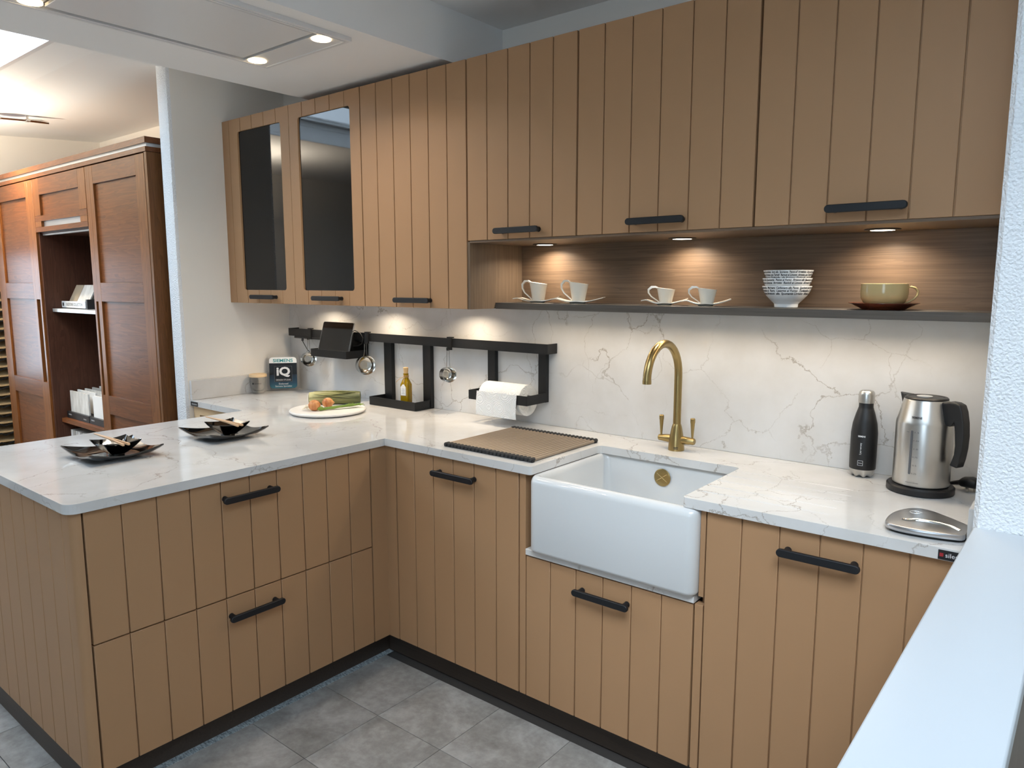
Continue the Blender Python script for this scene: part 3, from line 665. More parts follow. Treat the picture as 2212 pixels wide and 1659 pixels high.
# ------------------------------------------------------------------ items on the worktop
def sign():
    a = Vector((-2.118, -.185, ZT+.001)); b = Vector((-2.010, -.052, ZT+.001)); w = (b-a).length
    rz = math.atan2(b.y-a.y, b.x-a.x); mid = (a+b)/2
    t = thing('display_sign', 'rounded acrylic display sign with dark blue card and iQ logo', 'sign', mid, rz)
    H = .198; tilt = -.10
    def pl(w_, h_, zc, y0, y1, r, name, mat, par=t):
        pts = [(p[0], p[1]+zc) for p in rring(w_, h_, r, 6)]
        mb = MB(); sh = lambda p, y: (p[0], y-tilt*p[1], p[1])
        mb.loft([[sh(p, y0) for p in pts], [sh(p, y1) for p in pts]])
        return mb.build(name, mat, par, world=False)
    pl(w, H, H/2, .0, .012, .024, 'acrylic_block', 'acrylic')
    c = pl(w-.026, H-.028, H/2, -.0012, -.0002, .018, 'card', 'card_dark')
    def rect(x0, x1, z0, z1, d, mat, name):
        mb = MB(); mb.add([(x0, -d-tilt*z0, z0), (x1, -d-tilt*z0, z0), (x1, -d-tilt*z1, z1), (x0, -d-tilt*z1, z1)], [(0, 1, 2, 3)]); return mb.build(name, mat, c, world=False, smooth=False)
    hw = (w-.026)/2
    pts = [(-hw, .152), (hw, .152)]+[(p[0], p[1]+H/2) for p in rring(w-.026, H-.028, .018, 6)[:14] if p[1]+H/2 > .152]
    MB().add([(p[0], -.0018-tilt*p[1], p[1]) for p in pts], [tuple(range(len(pts)))]).build('header', 'card_white', c, world=False, smooth=False)
    T = lambda zc, d: (lambda a_, z: (a_, -d-tilt*(zc+z), zc+z))
    text('lettering', 'SIEMENS', .024, T(.165, .0024), 'teal_print', c, width=.105, bold=.0006, world=False)
    rect(-.047, .047, .050, .136, .0018, 'grey_print', 'logo_border'); rect(-.0455, .0455, .0515, .1345, .0022, 'card_black', 'logo_square')
    text('lettering', 'iQ', .062, T(.1045, .0026), 'white_print', c, width=.072, bold=.0022, world=False)
    text('lettering', 'DESIGN STUDIO', .012, T(.0595, .0026), 'white_print', c, width=.078, world=False)
    text('lettering', 'Endorsed', .013, T(.0385, .0024), 'white_print', c, width=.048, world=False)
    text('lettering', 'Siemens Specialist', .012, T(.0255, .0024), 'white_print', c, width=.088, world=False)
sign()

def jar():
    x, y = -2.082, -.262
    t = thing('glass_jar', 'clear double-walled glass jar with pale bamboo lid', 'jar', (x, y, ZT+.0008))
    MB().lathe([(.02, 0), (.030, .001), (.036, .01), (.043, .045), (.044, .07), (.042, .09), (.040, .09), (.041, .07), (.036, .035), (.027, .018), (.012, .014)], seg=32).build('glass', 'jar_glass', t, world=False, ang=60)
    MB().lathe([(.042, .0905), (.046, .092), (.046, .103), (.044, .106)], seg=32).build('lid', 'bamboo', t, world=False)
    text('lettering', 'SIEMENS', .008, lambda a, z: (.0455*math.sin(a/.045+.95), -.0455*math.cos(a/.045+.95), .058+z), 'ink', t, width=.036, world=False)
    MB().add([(.0452*math.sin(a/.045+.95), -.0452*math.cos(a/.045+.95), z) for a, z in ((-.03, .054), (-.021, .054), (-.021, .063), (-.03, .063))], [(0, 1, 2, 3)]).build('logo', 'ink', t, world=False, smooth=False)
jar()

def board_and_veg():
    cx, cy = -1.318, -.385; z0 = ZT+.0008; zt = ZT+.018
    t = thing('serving_board', 'round white board carrying onions and leek', 'board', (cx, cy, z0))
    MB().lathe([(.155, .002), (.167, .004), (.172, .010), (.172, .013), (.168, .0168), (.15, .0168)], seg=64).build('disc', 'board_white', t, world=False)
    MB().lathe([(.13, 0), (.13, .003)], seg=40).build('foot', 'rubber', t, world=False)
    def onion(x, y, r, label, rot, rootdir):
        o = thing('onion', label, 'onion', (x, y, zt+r*.93), rot)
        rings = []
        prof = [(.12, -1.06), (.3, -1.0), (.62, -.82), (.88, -.5), (1, -.05), (.97, .3), (.84, .6), (.6, .84), (.34, 1.0), (.2, 1.12), (.12, 1.25)]
        # axis lies along local x
        MB().loft([[(h*r, q*r*math.cos(2*math.pi*j/28), q*r*.96*math.sin(2*math.pi*j/28)) for j in range(28)] for q, h in prof]).build('bulb', 'onion_skin', o, world=False, ang=80)
        return o
    o1 = onion(-1.312, -.462, .0262, 'orange-brown onion at the front edge of the round board', math.radians(200), 1)
    rr = random.Random(3)
    for k in range(9):
        a = rr.uniform(-.9, .9); L = rr.uniform(.02, .04)
        MB().tube([(.026, 0, -.004), (.026+L*.5*math.cos(a), L*.5*math.sin(a), -.012+rr.uniform(0, .012)), (.028+L*math.cos(a), L*math.sin(a*1.4), -.0195)], [.0045, .004, .0018], 6).build('root', 'garlic', o1, world=False)
    o2 = onion(-1.335, -.372, .0245, 'orange-brown onion leaning against the leek', math.radians(45), 1)
    g = thing('garlic_clove', 'pale garlic clove between onion and leek', 'garlic', (-1.382, -.398, zt+.009), .6)
    MB().loft([[(h, q*math.cos(2*math.pi*j/16), q*.85*math.sin(2*math.pi*j/16)) for j in range(16)] for q, h in ((.002, -.016), (.008, -.011), (.0105, -.002), (.009, .008), (.004, .015), (.0015, .02))]).build('clove', 'garlic', g, world=False, ang=80)
    # leek
    a, b = Vector((-1.472, -.372, 0)), Vector((-1.305, -.205, 0)); m = (a+b)/2; L = (b-a).length
    l = thing('leek', 'thick green leek lying across the back of the round board', 'leek', (m.x, m.y, zt+.031), math.atan2(b.y-a.y, b.x-a.x))
    rings = []
    for i in range(13):
        u = i/12; x = -L/2+L*u; r0 = .030*(1 if 0 < u < 1 else .93)
        rings.append([(x, r0*(1+.05*math.sin(5*t_+u*7))*math.cos(t_), r0*.98*(1+.05*math.sin(7*t_+u*5))*math.sin(t_)) for t_ in [2*math.pi*j/30 for j in range(30)]])
    MB().loft(rings).build('stalk', 'leek_skin', l, world=False, ang=50)
    MB().lathe([(.026, -L/2-.002), (.021, -L/2-.006), (.01, -L/2-.007)], axis='x').build('cut_end', 'garlic', l, world=False)
    for k in range(7):
        t0 = -.4+.55*k; pts = []
        for i in range(7):
            u = i/6; t_ = t0+u*.8*(1 if k % 2 else -1); pts.append((-L/2+.02+u*(L-.04), .0318*math.cos(t_), .0318*math.sin(t_)))
        MB().tube(pts, [.001, .003, .004, .004, .004, .003, .001], 6, flat=.5).build('leaf', 'leek_skin', l, world=False)
    # spring onions
    s = thing('spring_onions', 'slim bunch of spring onions with curling dark green tips', 'spring onion', (-1.27, -.42, zt))
    rr = random.Random(5)
    for k in range(8):
        p0 = Vector((-1.292+.004*rr.random(), -.452+.006*rr.random(), zt+.008)); d = Vector((.05+.022*rr.random(), .165+.03*rr.random(), 0)); sd = Vector((-.9, .3, 0))
        pts = []
        for i in range(8):
            u = i/7; pts.append(p0+d*u+sd*((k-3.5)*.0045*u)+Vector((0, 0, -.002+.022*u*rr.uniform(.2, 1)*(1-.35*u))))
        MB().tube(pts, [.006, .0055, .0045, .0036, .0032, .003, .0026, .0012], 6).build('stem', 'scallion' if k < 5 else 'scallion_dark', s)
    bl = MB().lathe([(.003, -.012), (.009, -.006), (.0105, .001), (.007, .010), (.004, .016)], (-1.288, -.447, zt+.0105), 16, 'y').build('bulb', 'scallion', s)
board_and_veg()

def roll_mat():
    t = thing('drying_mat', 'roll-up steel rod drying mat left of the sink', 'mat', (-.2, -.36, ZT))
    n = 24; x0, x1, y0, y1 = -.402, .003, -.566, -.158
    rod = cap = None
    for i in range(n):
        x = x0+(x1-x0)*(i+.5)/n
        if not rod:
            rod = MB().tube([(0, y0+.02, 0), (0, y1-.02, 0)], .0058, 10).build('rod', 'mat_rod', t, world=False)
            rod.location = (x+.2, .36, .0068); cm = []
            for y in (y0, y1-.024):
                c = MB().tube([(0, y, 0), (0, y+.003, 0), (0, y+.021, 0), (0, y+.024, 0)], [.0055, .0075, .0075, .0065], 10).build('rod_end', 'rubber', t, world=False)
                c.location = (x+.2, .36, .008); cm.append(c)
        else:
            for s_ in [rod]+cm:
                o = s_.copy(); COL.objects.link(o); o.parent = t; o.location = (x+.2, .36, s_.location.z)
    for y in (y0+.010, y1-.014): bx('strip', 'rubber', t, x0, x1, y-.006, y+.006, ZT+.0006, ZT+.005)
roll_mat()

def steel_bottle():
    x, y = .889, -.052
    t = thing('drinks_bottle', 'matt black insulated bottle with steel cap and base', 'bottle', (x, y, ZT+.0005))
    n = 48
    def sc(r, h, k): return [(r*(1-k*(.5+.5*math.cos(8*a)))*math.cos(a), r*(1-k*(.5+.5*math.cos(8*a)))*math.sin(a), h+k*.05*(.5+.5*math.cos(8*a))) for a in [2*math.pi*j/n for j in range(n)]]
    MB().loft([sc(.026, .0, .12), sc(.031, .002, .1), sc(.0345, .012, .03), sc(.0362, .024, 0)]).build('base', 'steel_brushed', t, world=False)
    MB().lathe([(.0365, .0242), (.0372, .026), (.0378, .06), (.0375, .135), (.034, .165), (.027, .193), (.0222, .208), (.0205, .214), (.0205, .228)], seg=n).build('body', 'black_plastic', t, world=False)
    MB().lathe([(.0225, .227), (.0228, .229), (.0228, .252), (.0215, .259), (.018, .2635), (.012, .265)], seg=n).build('cap', 'steel_brushed', t, world=False)
    a0 = math.atan2(-2.39, .55)-.18
    C = lambda r, zc: (lambda a, z: (r*math.cos(a0+a/r), r*math.sin(a0+a/r), zc+z))
    text('lettering', 'SIEMENS', .0068, C(.0382, .128), 'white_print', t, width=.021, bold=.0002, world=False)
    text('lettering', '5 year warranty', .0075, lambda a, z: C(.0382, .09)(-z-.001, a), 'white_print', t, width=.036, world=False)
    for q in ((-.0075, .0075, .0385, .0393), (-.0075, .0075, .0530, .0538), (-.0075, -.0067, .0385, .0538), (.0067, .0075, .0385, .0538), (-.005, .005, .0455, .0467)):
        f = C(.0381, 0); k = 4
        pts = [f(q[0]+(q[1]-q[0])*i/k, q[2]) for i in range(k+1)]+[f(q[1]-(q[1]-q[0])*i/k, q[3]) for i in range(k+1)]
        MB().add(pts, [tuple(range(len(pts)))]).build('logo', 'white_print', t, world=False, smooth=False)
steel_bottle()

def kettle():
    x, y = 1.061, -.125
    t = thing('electric_kettle', 'brushed steel electric kettle with black handle on its base', 'kettle', (x, y, ZT+.0005), math.radians(-25))
    MB().lathe([(.082, 0), (.0865, .003), (.0865, .017), (.083, .021), (.072, .022), (.06, .0225), (.06, .026)], seg=56).build('power_base', 'black_plastic', t, world=False)
    R = .0725
    MB().lathe([(R-.004, .0235), (R-.0005, .0245), (R, .028), (R, .196), (R-.0012, .204), (R-.004, .211), (.0565, .262), (.055, .2645)], seg=64).build('body', 'steel_brushed', t, world=False)
    MB().lathe([(.0545, .262), (.0552, .268), (.052, .271), (.046, .271), (.045, .2695), (.012, .2705)], seg=48).build('lid', 'black_plastic', t, world=False)
    MB().lathe([(.02, .2702), (.02, .2722), (.017, .2728)], (-.006, 0, 0), 24).build('lid_button', 'silver_trim', t, world=False)
    # spout on the local -x side
    MB().loft([[(-.052, -.02, .271), (-.052, .02, .271), (-.05, .018, .262), (-.05, -.018, .262)], [(-.0785, -.003, .2745), (-.0785, .003, .2745), (-.07, .0, .235), (-.07, .0, .235)]]).build('spout', 'black_plastic', t, world=False)
    # handle on the local +x side
    h = MB()
    path = [((.052, .262), (.058, .203)), ((.075, .268), (.082, .199)), ((.092, .267), (.094, .214)), ((.105, .262), (.095, .210)), ((.112, .245), (.093, .204)), ((.118, .215), (.096, .18)), ((.121, .18), (.099, .15)), ((.120, .145), (.098, .125)), ((.116, .115), (.093, .108)), ((.110, .090), (.088, .094))]
    rings = [[(o[0], -.0155, o[1]), (o[0], .0155, o[1]), (i[0], .0155, i[1]), (i[0], -.0155, i[1])] for o, i in path]
    h.loft(rings); h.build('handle', 'black_plastic', t, world=False, bevel=.005, seg=3, ang=60)
    # water gauge and print on the side facing the room
    a0 = math.atan2(-2.31, .38)+math.radians(25)
    f = lambda a, z, r=R+.0006: (r*math.cos(a0+a/r), r*math.sin(a0+a/r), z)
    gx = -.030
    pts = []
    for s_, b0 in ((1, 0), (-1, 180)):
        for i in range(7):
            b = math.radians(b0+180*i/6); pts.append((gx+.0032*math.cos(b), (.18 if s_ > 0 else .062)+.0032*math.sin(b)))
    MB().add([f(*p) for p in pts], [tuple(range(len(pts)))]).build('water_gauge', 'grey_print', t, world=False, smooth=False)
    for k, s_ in enumerate(('1.5', '1.25', '1.0', '0.75', '0.5', '0.25')):
        zz = .178-.0232*k
        text('lettering', s_, .0058, lambda a, z, zz=zz: f(gx+.012+a, zz+z), 'grey_print', t, width=.004+.0022*len(s_), world=False)
    text('lettering', 'max', .005, lambda a, z: f(gx-.011+a, .178+z), 'grey_print', t, width=.008, world=False)
    def cone(a, z):
        r = .0725+(.0565-.0725+.004)*(z-.211)/(.262-.211)-.0035; return ((r+.0012)*math.cos(a0+a/r), (r+.0012)*math.sin(a0+a/r), z)
    text('lettering', 'SIEMENS', .0078, lambda a, z: cone(-.02+a, .2185+z), 'ink', t, width=.026, bold=.0002, world=False)
    text('lettering', 'temperature selectable', .004, lambda a, z: f(-.022+a, .036+z), 'grey_print', t, width=.034, world=False)
    p = thing('mains_plug', 'black three-pin mains plug lying behind the kettle', 'plug', (1.168, -.052, ZT+.0005), math.radians(-12))
    MB().loft([[(-.022, q[0]*.6, q[1]*.6+.023) for q in rring(.03, .022, .008, 3)], [(-.012, q[0], q[1]+.026) for q in rring(.036, .026, .009, 3)], [(.008, q[0], q[1]+.028) for q in rring(.045, .028, .009, 3)], [(.024, q[0], q[1]+.026) for q in rring(.042, .024, .009, 3)], [(.028, q[0]*.8, q[1]*.8+.026) for q in rring(.042, .024, .009, 3)]]).build('body', 'black_plastic', p, world=False)
    MB().tube([(-.02, 0, .022), (-.034, .002, .018), (-.055, .006, .010), (-.075, .014, .006)], [.0075, .006, .0045, .004], 10).build('cable', 'black_plastic', p, world=False)
    for q in ((.004, -.012, .0), (.016, .008, .0), (-.006, .010, .004)):
        bx('pin', 'steel', p, q[0]-.003, q[0]+.003, q[1]-.002, q[1]+.002, q[2], .018, world=False)
kettle()

def trivet():
    t = thing('metal_rest', 'polished aluminium iron-shaped rest at the right end of worktop', 'rest', (1.14, -.47, ZT+.0005))
    base = [(1.1, -.572), (1.066, -.556), (1.058, -.515), (1.062, -.455), (1.08, -.405), (1.105, -.382), (1.13, -.386), (1.16, -.405), (1.224, -.462), (1.2275, -.50), (1.2275, -.545), (1.205, -.560), (1.15, -.571)]
    c = Vector((1.145, -.48))
    def smooth(ps):
        out = []
        n = len(ps)
        for i in range(n):
            p0, p1, p2, p3 = [Vector(ps[(i+k) % n]) for k in (-1, 0, 1, 2)]
            for k in range(4):
                u = k/4; out.append(tuple(.5*((2*p1)+(p2-p0)*u+(2*p0-5*p1+4*p2-p3)*u*u+(3*p1-p0-3*p2+p3)*u**3)))
        return [(min(p[0], 1.2285), p[1]) for p in out]
    pts = smooth(base)
    def ring(k, z): return [(c.x+(p[0]-c.x)*k, c.y+(p[1]-c.y)*k, z) for p in pts]
    MB().loft([ring(.93, ZT+.007), ring(.985, ZT+.007), ring(1, ZT+.0095), ring(1, ZT+.016), ring(.985, ZT+.0195), ring(.95, ZT+.0205)]).build('plate', 'aluminium', t)
    MB().loft([ring(.9, ZT+.0006), ring(.92, ZT+.007)]).build('foot', 'rubber', t)
    MB().tube([(1.092, -.512, ZT+.020), (1.105, -.514, ZT+.0215), (1.118, -.50, ZT+.022), (1.14, -.496, ZT+.022), (1.17, -.498, ZT+.022), (1.195, -.506, ZT+.0215), (1.214, -.52, ZT+.020)], .0035, 8).build('ridge', 'steel', t)
    MB().tube([(1.105+.012*math.cos(a), -.43+.012*math.sin(a), ZT+.0204) for a in [math.pi*2*k/14 for k in range(13)]], .0009, 6).build('engraving', 'silver_trim', t)
    MB().tube([(1.112+.006*math.cos(a)*(1+.4*math.sin(3*a)), -.428+.008*math.sin(a), ZT+.0204) for a in [math.pi*2*k/18 for k in range(17)]], .0008, 6).build('engraving', 'silver_trim', t)
trivet()

def place_settings():
    def dish(half, corner, mid, ex, th, n, z0, fl):
        """square dish with lifted pointed corners"""
        def top(u, v):
            e = max(abs(u), abs(v)); k = abs(u*v)
            q = max(0, (e-fl)/(1-fl)); return z0+mid*q**ex+(corner-mid)*k**1.6*q
        def pos(u, v):
            s_ = half*(1-.055*(1-abs(v))*(abs(u))-.0) if False else half
            pin = 1-.04*(1-(v*v)) if abs(u) >= abs(v) else 1-.04*(1-(u*u))
            pin = 1-(1-pin)*max(abs(u), abs(v))**2
            return u*s_*pin, v*s_*pin
        vs = []; fs = []
        for sfc in (0, 1):
            for i in range(n+1):
                for j in range(n+1):
                    u, v = -1+2*i/n, -1+2*j/n; x, y = pos(u, v); vs.append((x, y, top(u, v)-(th if sfc else 0)))
        N = (n+1)**2; g = lambda i, j: i*(n+1)+j
        for i in range(n):
            for j in range(n):
                fs.append((g(i, j), g(i+1, j), g(i+1, j+1), g(i, j+1))); fs.append((N+g(i, j), N+g(i, j+1), N+g(i+1, j+1), N+g(i+1, j)))
        edge = [(i, 0) for i in range(n)]+[(n, j) for j in range(n)]+[(i, n) for i in range(n, 0, -1)]+[(0, j) for j in range(n, 0, -1)]
        for k, e in enumerate(edge):
            e2 = edge[(k+1) % len(edge)]; fs.append((g(*e), N+g(*e), N+g(*e2), g(*e2)))
        return MB().add(vs, fs)
    wh = ['nearer the peninsula end', 'nearer the wall']
    for k, (cx, cy) in enumerate(((-1.176, -1.388), (-1.184, -.974))):
        p = thing('square_plate', 'glossy black square plate with upturned corners, '+wh[k], 'plate', (cx, cy, ZT+.0006), group='black square plates')
        dish(.119, .033, .013, 1.6, .0045, 24, .007, .45).build('plate', 'black_glaze', p, world=False, ang=70)
        MB().prism(rring(.12, .12, .02, 4), 0, .005).build('foot', 'black_glaze', p, world=False)
        bcx = cx+.022
        b = thing('square_bowl', 'small glossy black square bowl on plate, '+wh[k], 'bowl', (bcx, cy+.002, ZT+.0085), group='black square bowls')
        dish(.060, .048, .041, 1.1, .0035, 20, .006, .30).build('bowl', 'black_glaze', b, world=False, ang=70)
        MB().prism(rring(.045, .045, .012, 4), 0, .006).build('foot', 'black_glaze', b, world=False)
        z = ZT+.0085+.0585
        for j in (0, 1):
            c = thing('chopstick', ['pale wooden chopstick resting on bowl, ', 'second pale wooden chopstick beside it on bowl, '][j]+wh[k], 'chopstick', (bcx, cy, z), group='chopsticks')
            y0 = cy-.016-.001*j; dy = -.006 if j else .006
            MB().loft([[(x, yy+a*.0034*s_, zz+b_*.0034*s_) for a, b_ in ((-1, -1), (1, -1), (1, 1), (-1, 1))] for x, yy, zz, s_ in ((bcx-.125, y0+.001, z+.001, .55), (bcx+.035, y0+dy*.6, z, .9), (bcx+.125, y0+dy*1.4, z-.003, 1.1))]).build('stick', 'beech', c, bevel=.0008, seg=1)
place_settings()

# ------------------------------------------------------------------ crockery in the niche
ZS = 1.4176
def crockery():
    def cup(x, y, r, h, rb, z, label):
        t = thing('cup', label, 'cup', (x, y, z), math.radians(25), group='white cups with ribbon handles')
        n = 40; th = .0026
        def ring(f, ins, low=0):
            out = []
            for j in range(n):
                a = 2*math.pi*j/n; top = h*(1-.07+.07*math.cos(a-math.pi))
                rr = rb+(r-rb)*f**1.15-ins; out.append((rr*math.cos(a), rr*math.sin(a), max(top*f, low)))
            return out
        MB().loft([ring(.0, 0), ring(.04, 0), ring(.3, 0), ring(.6, 0), ring(.85, 0), ring(1, 0), ring(1, th), ring(.6, th), ring(.2, th), ring(.06, th+.002, .005)]).build('body', 'porcelain', t, world=False, ang=60)
        # ribbon handle on local -x
        path = [(-r+.006, h*.95, .024), (-r-.004, h*1.04, .023), (-r-.017, h*1.03, .021), (-r-.0275, h*.86, .018), (-r-.0275, h*.66, .015), (-r-.018, h*.42, .012), (-rb-.010, h*.18, .010), (-rb-.001, h*.05, .010)]
        tk = [.002, .0032, .0042, .0036, .0026, .002, .0018, .0018]
        rings = []
        P = [Vector((a, 0, b)) for a, b, w in path]
        for i, (a, b, w) in enumerate(path):
            tg = (P[min(i+1, 7)]-P[max(i-1, 0)]).normalized(); nn = Vector((tg.z, 0, -tg.x))*tk[i]; w *= r/.038
            rings.append([P[i]+nn+Vector((0, -w/2, 0)), P[i]+nn+Vector((0, w/2, 0)), P[i]-nn+Vector((0, w/2, 0)), P[i]-nn+Vector((0, -w/2, 0))])
        MB().loft(rings).build('handle', 'porcelain', t, world=False, ang=50)
        return t
    def saucer(x, y, L, Wd, z, label):
        t = thing('saucer', label, 'saucer', (x, y, z), math.radians(25), group='white wavy saucers')
        n, m = 28, 10; vs = []; fs = []
        for s_ in (0, 1):
            for i in range(n+1):
                for j in range(m+1):
                    u, v = -1+2*i/n, -1+2*j/m; w = Wd*(1-.25*abs(u)**3)
                    zz = .006+.030*max(0, abs(u)-.3)**1.3*(1 if u > 0 else 1.2)-(.06*max(0, -u-.75)**1.2)+.005*v*v*(1-abs(u))
                    vs.append((u*L/2, v*w/2, zz-(.003 if s_ else 0)))
        N = (n+1)*(m+1); g = lambda i, j: i*(m+1)+j
        for i in range(n):
            for j in range(m):
                fs.append((g(i, j), g(i+1, j), g(i+1, j+1), g(i, j+1))); fs.append((N+g(i, j), N+g(i, j+1), N+g(i+1, j+1), N+g(i+1, j)))
        ed = [(i, 0) for i in range(n)]+[(n, j) for j in range(m)]+[(i, m) for i in range(n, 0, -1)]+[(0, j) for j in range(m, 0, -1)]
        for k, e in enumerate(ed):
            e2 = ed[(k+1) % len(ed)]; fs.append((g(*e), N+g(*e), N+g(*e2), g(*e2)))
        MB().add(vs, fs).build('plate', 'porcelain', t, world=False, ang=60)
        MB().lathe([(.027*L/.19, 0), (.030*L/.19, .004)], seg=28).build('foot', 'porcelain', t, world=False)
    L = ['larger white cup by the niche side panel', 'larger white cup, second from the niche side panel', 'small white espresso cup, nearer the larger cups', 'small white espresso cup, nearer the stacked bowls']
    LS = ['wavy white saucer under the cup by the niche side panel', 'wavy white saucer under the second larger cup', 'wavy white saucer under the first espresso cup', 'wavy white saucer under the espresso cup nearer the bowls']
    for k, (x, y, r, h, rb, sl, sw) in enumerate(((-.312, -.115, .036, .074, .0245, .185, .092), (-.118, -.121, .037, .074, .0245, .200, .095), (.243, -.120, .0315, .053, .021, .158, .08), (.396, -.124, .0315, .053, .021, .160, .08))):
        saucer(x-.004, y, sl, sw, ZS, LS[k]); cup(x, y, r, h, rb, ZS+.0079, L[k])
    # stacked bowls with handwriting print
    lines = [['Penne all\' Arrabbiata  Sugo alla  Spumante  Penne all\' Arrabbiata  Sugo alla Spumante', 'Limone  Arrosto con Tartufi  Ragout al Limone  Arrosto con Tartufi Ragout', 'alla Romana  Tagliatelle  alla Romana  Tagliatelle  alla Romana'],
             ['Rigatoni alla Spumante  Penne al Forno  Rigatoni alla Spumante  Penne', 'Ravioli al Limone  Arrosto  Ravioli al Limone  Arrosto  Ravioli'],
             ['Spaghetti alla  Marinara  Carbonara alla Panna  Spaghetti alla Marinara', 'Tagliatelle al  Ragu  Lasagne al Forno  Tagliatelle al  Ragu', 'Linguine Rigatoni  alla  Spumante Linguine  Rigatoni alla']]
    names = ['bottom white bowl of the stack, printed with black handwriting', 'middle white bowl of the stack, printed with black handwriting', 'top white bowl of the stack, printed with black handwriting']
    def br(h): # outer radius of the bowl at height h
        pr = [(.0, .0355), (.0105, .0355), (.0115, .036), (.022, .047), (.036, .060), (.05, .0685), (.0655, .0735)]
        for (h0, r0), (h1, r1) in zip(pr, pr[1:]):
            if h <= h1: return r0+(r1-r0)*(h-h0)/(h1-h0)
        return pr[-1][1]
    bxp, byp = .653, -.112
    for k in range(3):
        z = ZS+(0, .0240, .0480)[k]+.0006
        t = thing('printed_bowl', names[k], 'bowl', (bxp-(.0, .0, -.002)[k], byp, z), group='stacked printed bowls')
        MB().lathe([(.033, 0), (.0345, .0005), (.0355, .009), (.036, .0115), (.047, .022), (.060, .036), (.0685, .05), (.0735, .0655), (.0732, .0662), (.0722, .0655), (.067, .052), (.058, .039), (.044, .026), (.03, .019), (.01, .0175)], seg=56).build('bowl', 'bowl_white', t, world=False, ang=60)
        a0 = math.atan2(-2.33, .79)
        for q, s_ in enumerate(lines[2-k]):
            zc = .0605-.0088*q
            def fn(a, zz, zc=zc):
                h = zc+zz*.97; r = br(h)+.0006; return (r*math.cos(a0+a/br(zc)), r*math.sin(a0+a/br(zc)), h)
            text('lettering', s_, .0092, fn, 'ink', t, width=br(zc)*3.0, shear=.25, bold=.00022, world=False)
    # beige cup and brown saucer
    x, y = .934, -.1265
    t = thing('saucer', 'round dark brown glazed saucer under the beige cup', 'saucer', (x, y, ZS))
    MB().lathe([(.056, 0), (.058, .002), (.064, .006), (.084, .0155), (.0925, .0185), (.0925, .0195), (.083, .0185), (.06, .010), (.03, .0085)], seg=56).build('dish', 'brown_glaze', t, world=False)
    t = thing('cup', 'wide beige glazed cup on the brown saucer', 'cup', (x, y, ZS+.0095), math.radians(20))
    MB().lathe([(.036, 0), (.042, .002), (.053, .010), (.0605, .023), (.0625, .04), (.0615, .064), (.0605, .0645), (.0597, .064), (.060, .04), (.056, .02), (.045, .008), (.02, .006)], seg=56).build('body', 'beige_glaze', t, world=False, ang=60)
    MB().tube([(.0595, 0, .053), (.068, 0, .0555), (.078, 0, .0525), (.0855, 0, .043), (.0845, 0, .032), (.076, 0, .021), (.064, 0, .013), (.050, 0, .0085)], [.006, .0062, .0065, .0068, .0064, .006, .0058, .0055], 12, flat=.5).build('handle', 'beige_glaze', t, world=False, ang=60)
crockery()

# ------------------------------------------------------------------ ceiling extractor
def hood():
    t = thing('ceiling_extractor', 'flush white ceiling extractor hood with four corner lamps', 'extractor', (-.92, -1.18, 2.333))
    x0, x1, y0, y1, z = -1.18, -.671, -1.64, -.715, 2.333
    zz = z-.014; ya, yb = y1-.135, y0+.135
    mb = MB().box(x0, x0+.03, y0, y1, zz, z-.0002).box(x1-.03, x1, y0, y1, zz, z-.0002).box(x0+.03, x1-.03, y0, yb-.016, zz, z-.0002).box(x0+.03, x1-.03, ya+.016, y1, zz, z-.0002)
    mb.build('outer_frame', 'white_metal', t)
    mb = MB().box(x0+.014, x0+.017, y0+.014, y1-.014, zz-.002, zz).box(x1-.017, x1-.014, y0+.014, y1-.014, zz-.002, zz).box(x0+.017, x1-.017, y0+.014, y0+.017, zz-.002, zz).box(x0+.017, x1-.017, y1-.017, y1-.014, zz-.002, zz)
    mb.build('rim', 'white_metal', t)
    bx('suction_panel', 'white_metal', t, x0+.052, x1-.036, yb, ya, zz, z-.004, bevel=.0015)
    bx('gap_plate', 'grey_print', t, x0+.03, x1-.03, yb-.016, ya+.016, z-.003, z-.0002)  # darker grey sheet gives the suction gap its shade by colour
    for px, py in ((-.726, -.800), (-1.115, -.800), (-.726, -1.548), (-1.115, -1.548)):
        l = MB().lathe([(.033, 0), (.033, -.003), (.026, -.004)], (px, py, zz), 24).build('lamp', 'lamp_warm', t, label='glowing round lamp')
        area_light(t, 'lamp_light', (px, py, zz-.008), .05, 2.2, (1, .9, .76), math.radians(150))
hood()

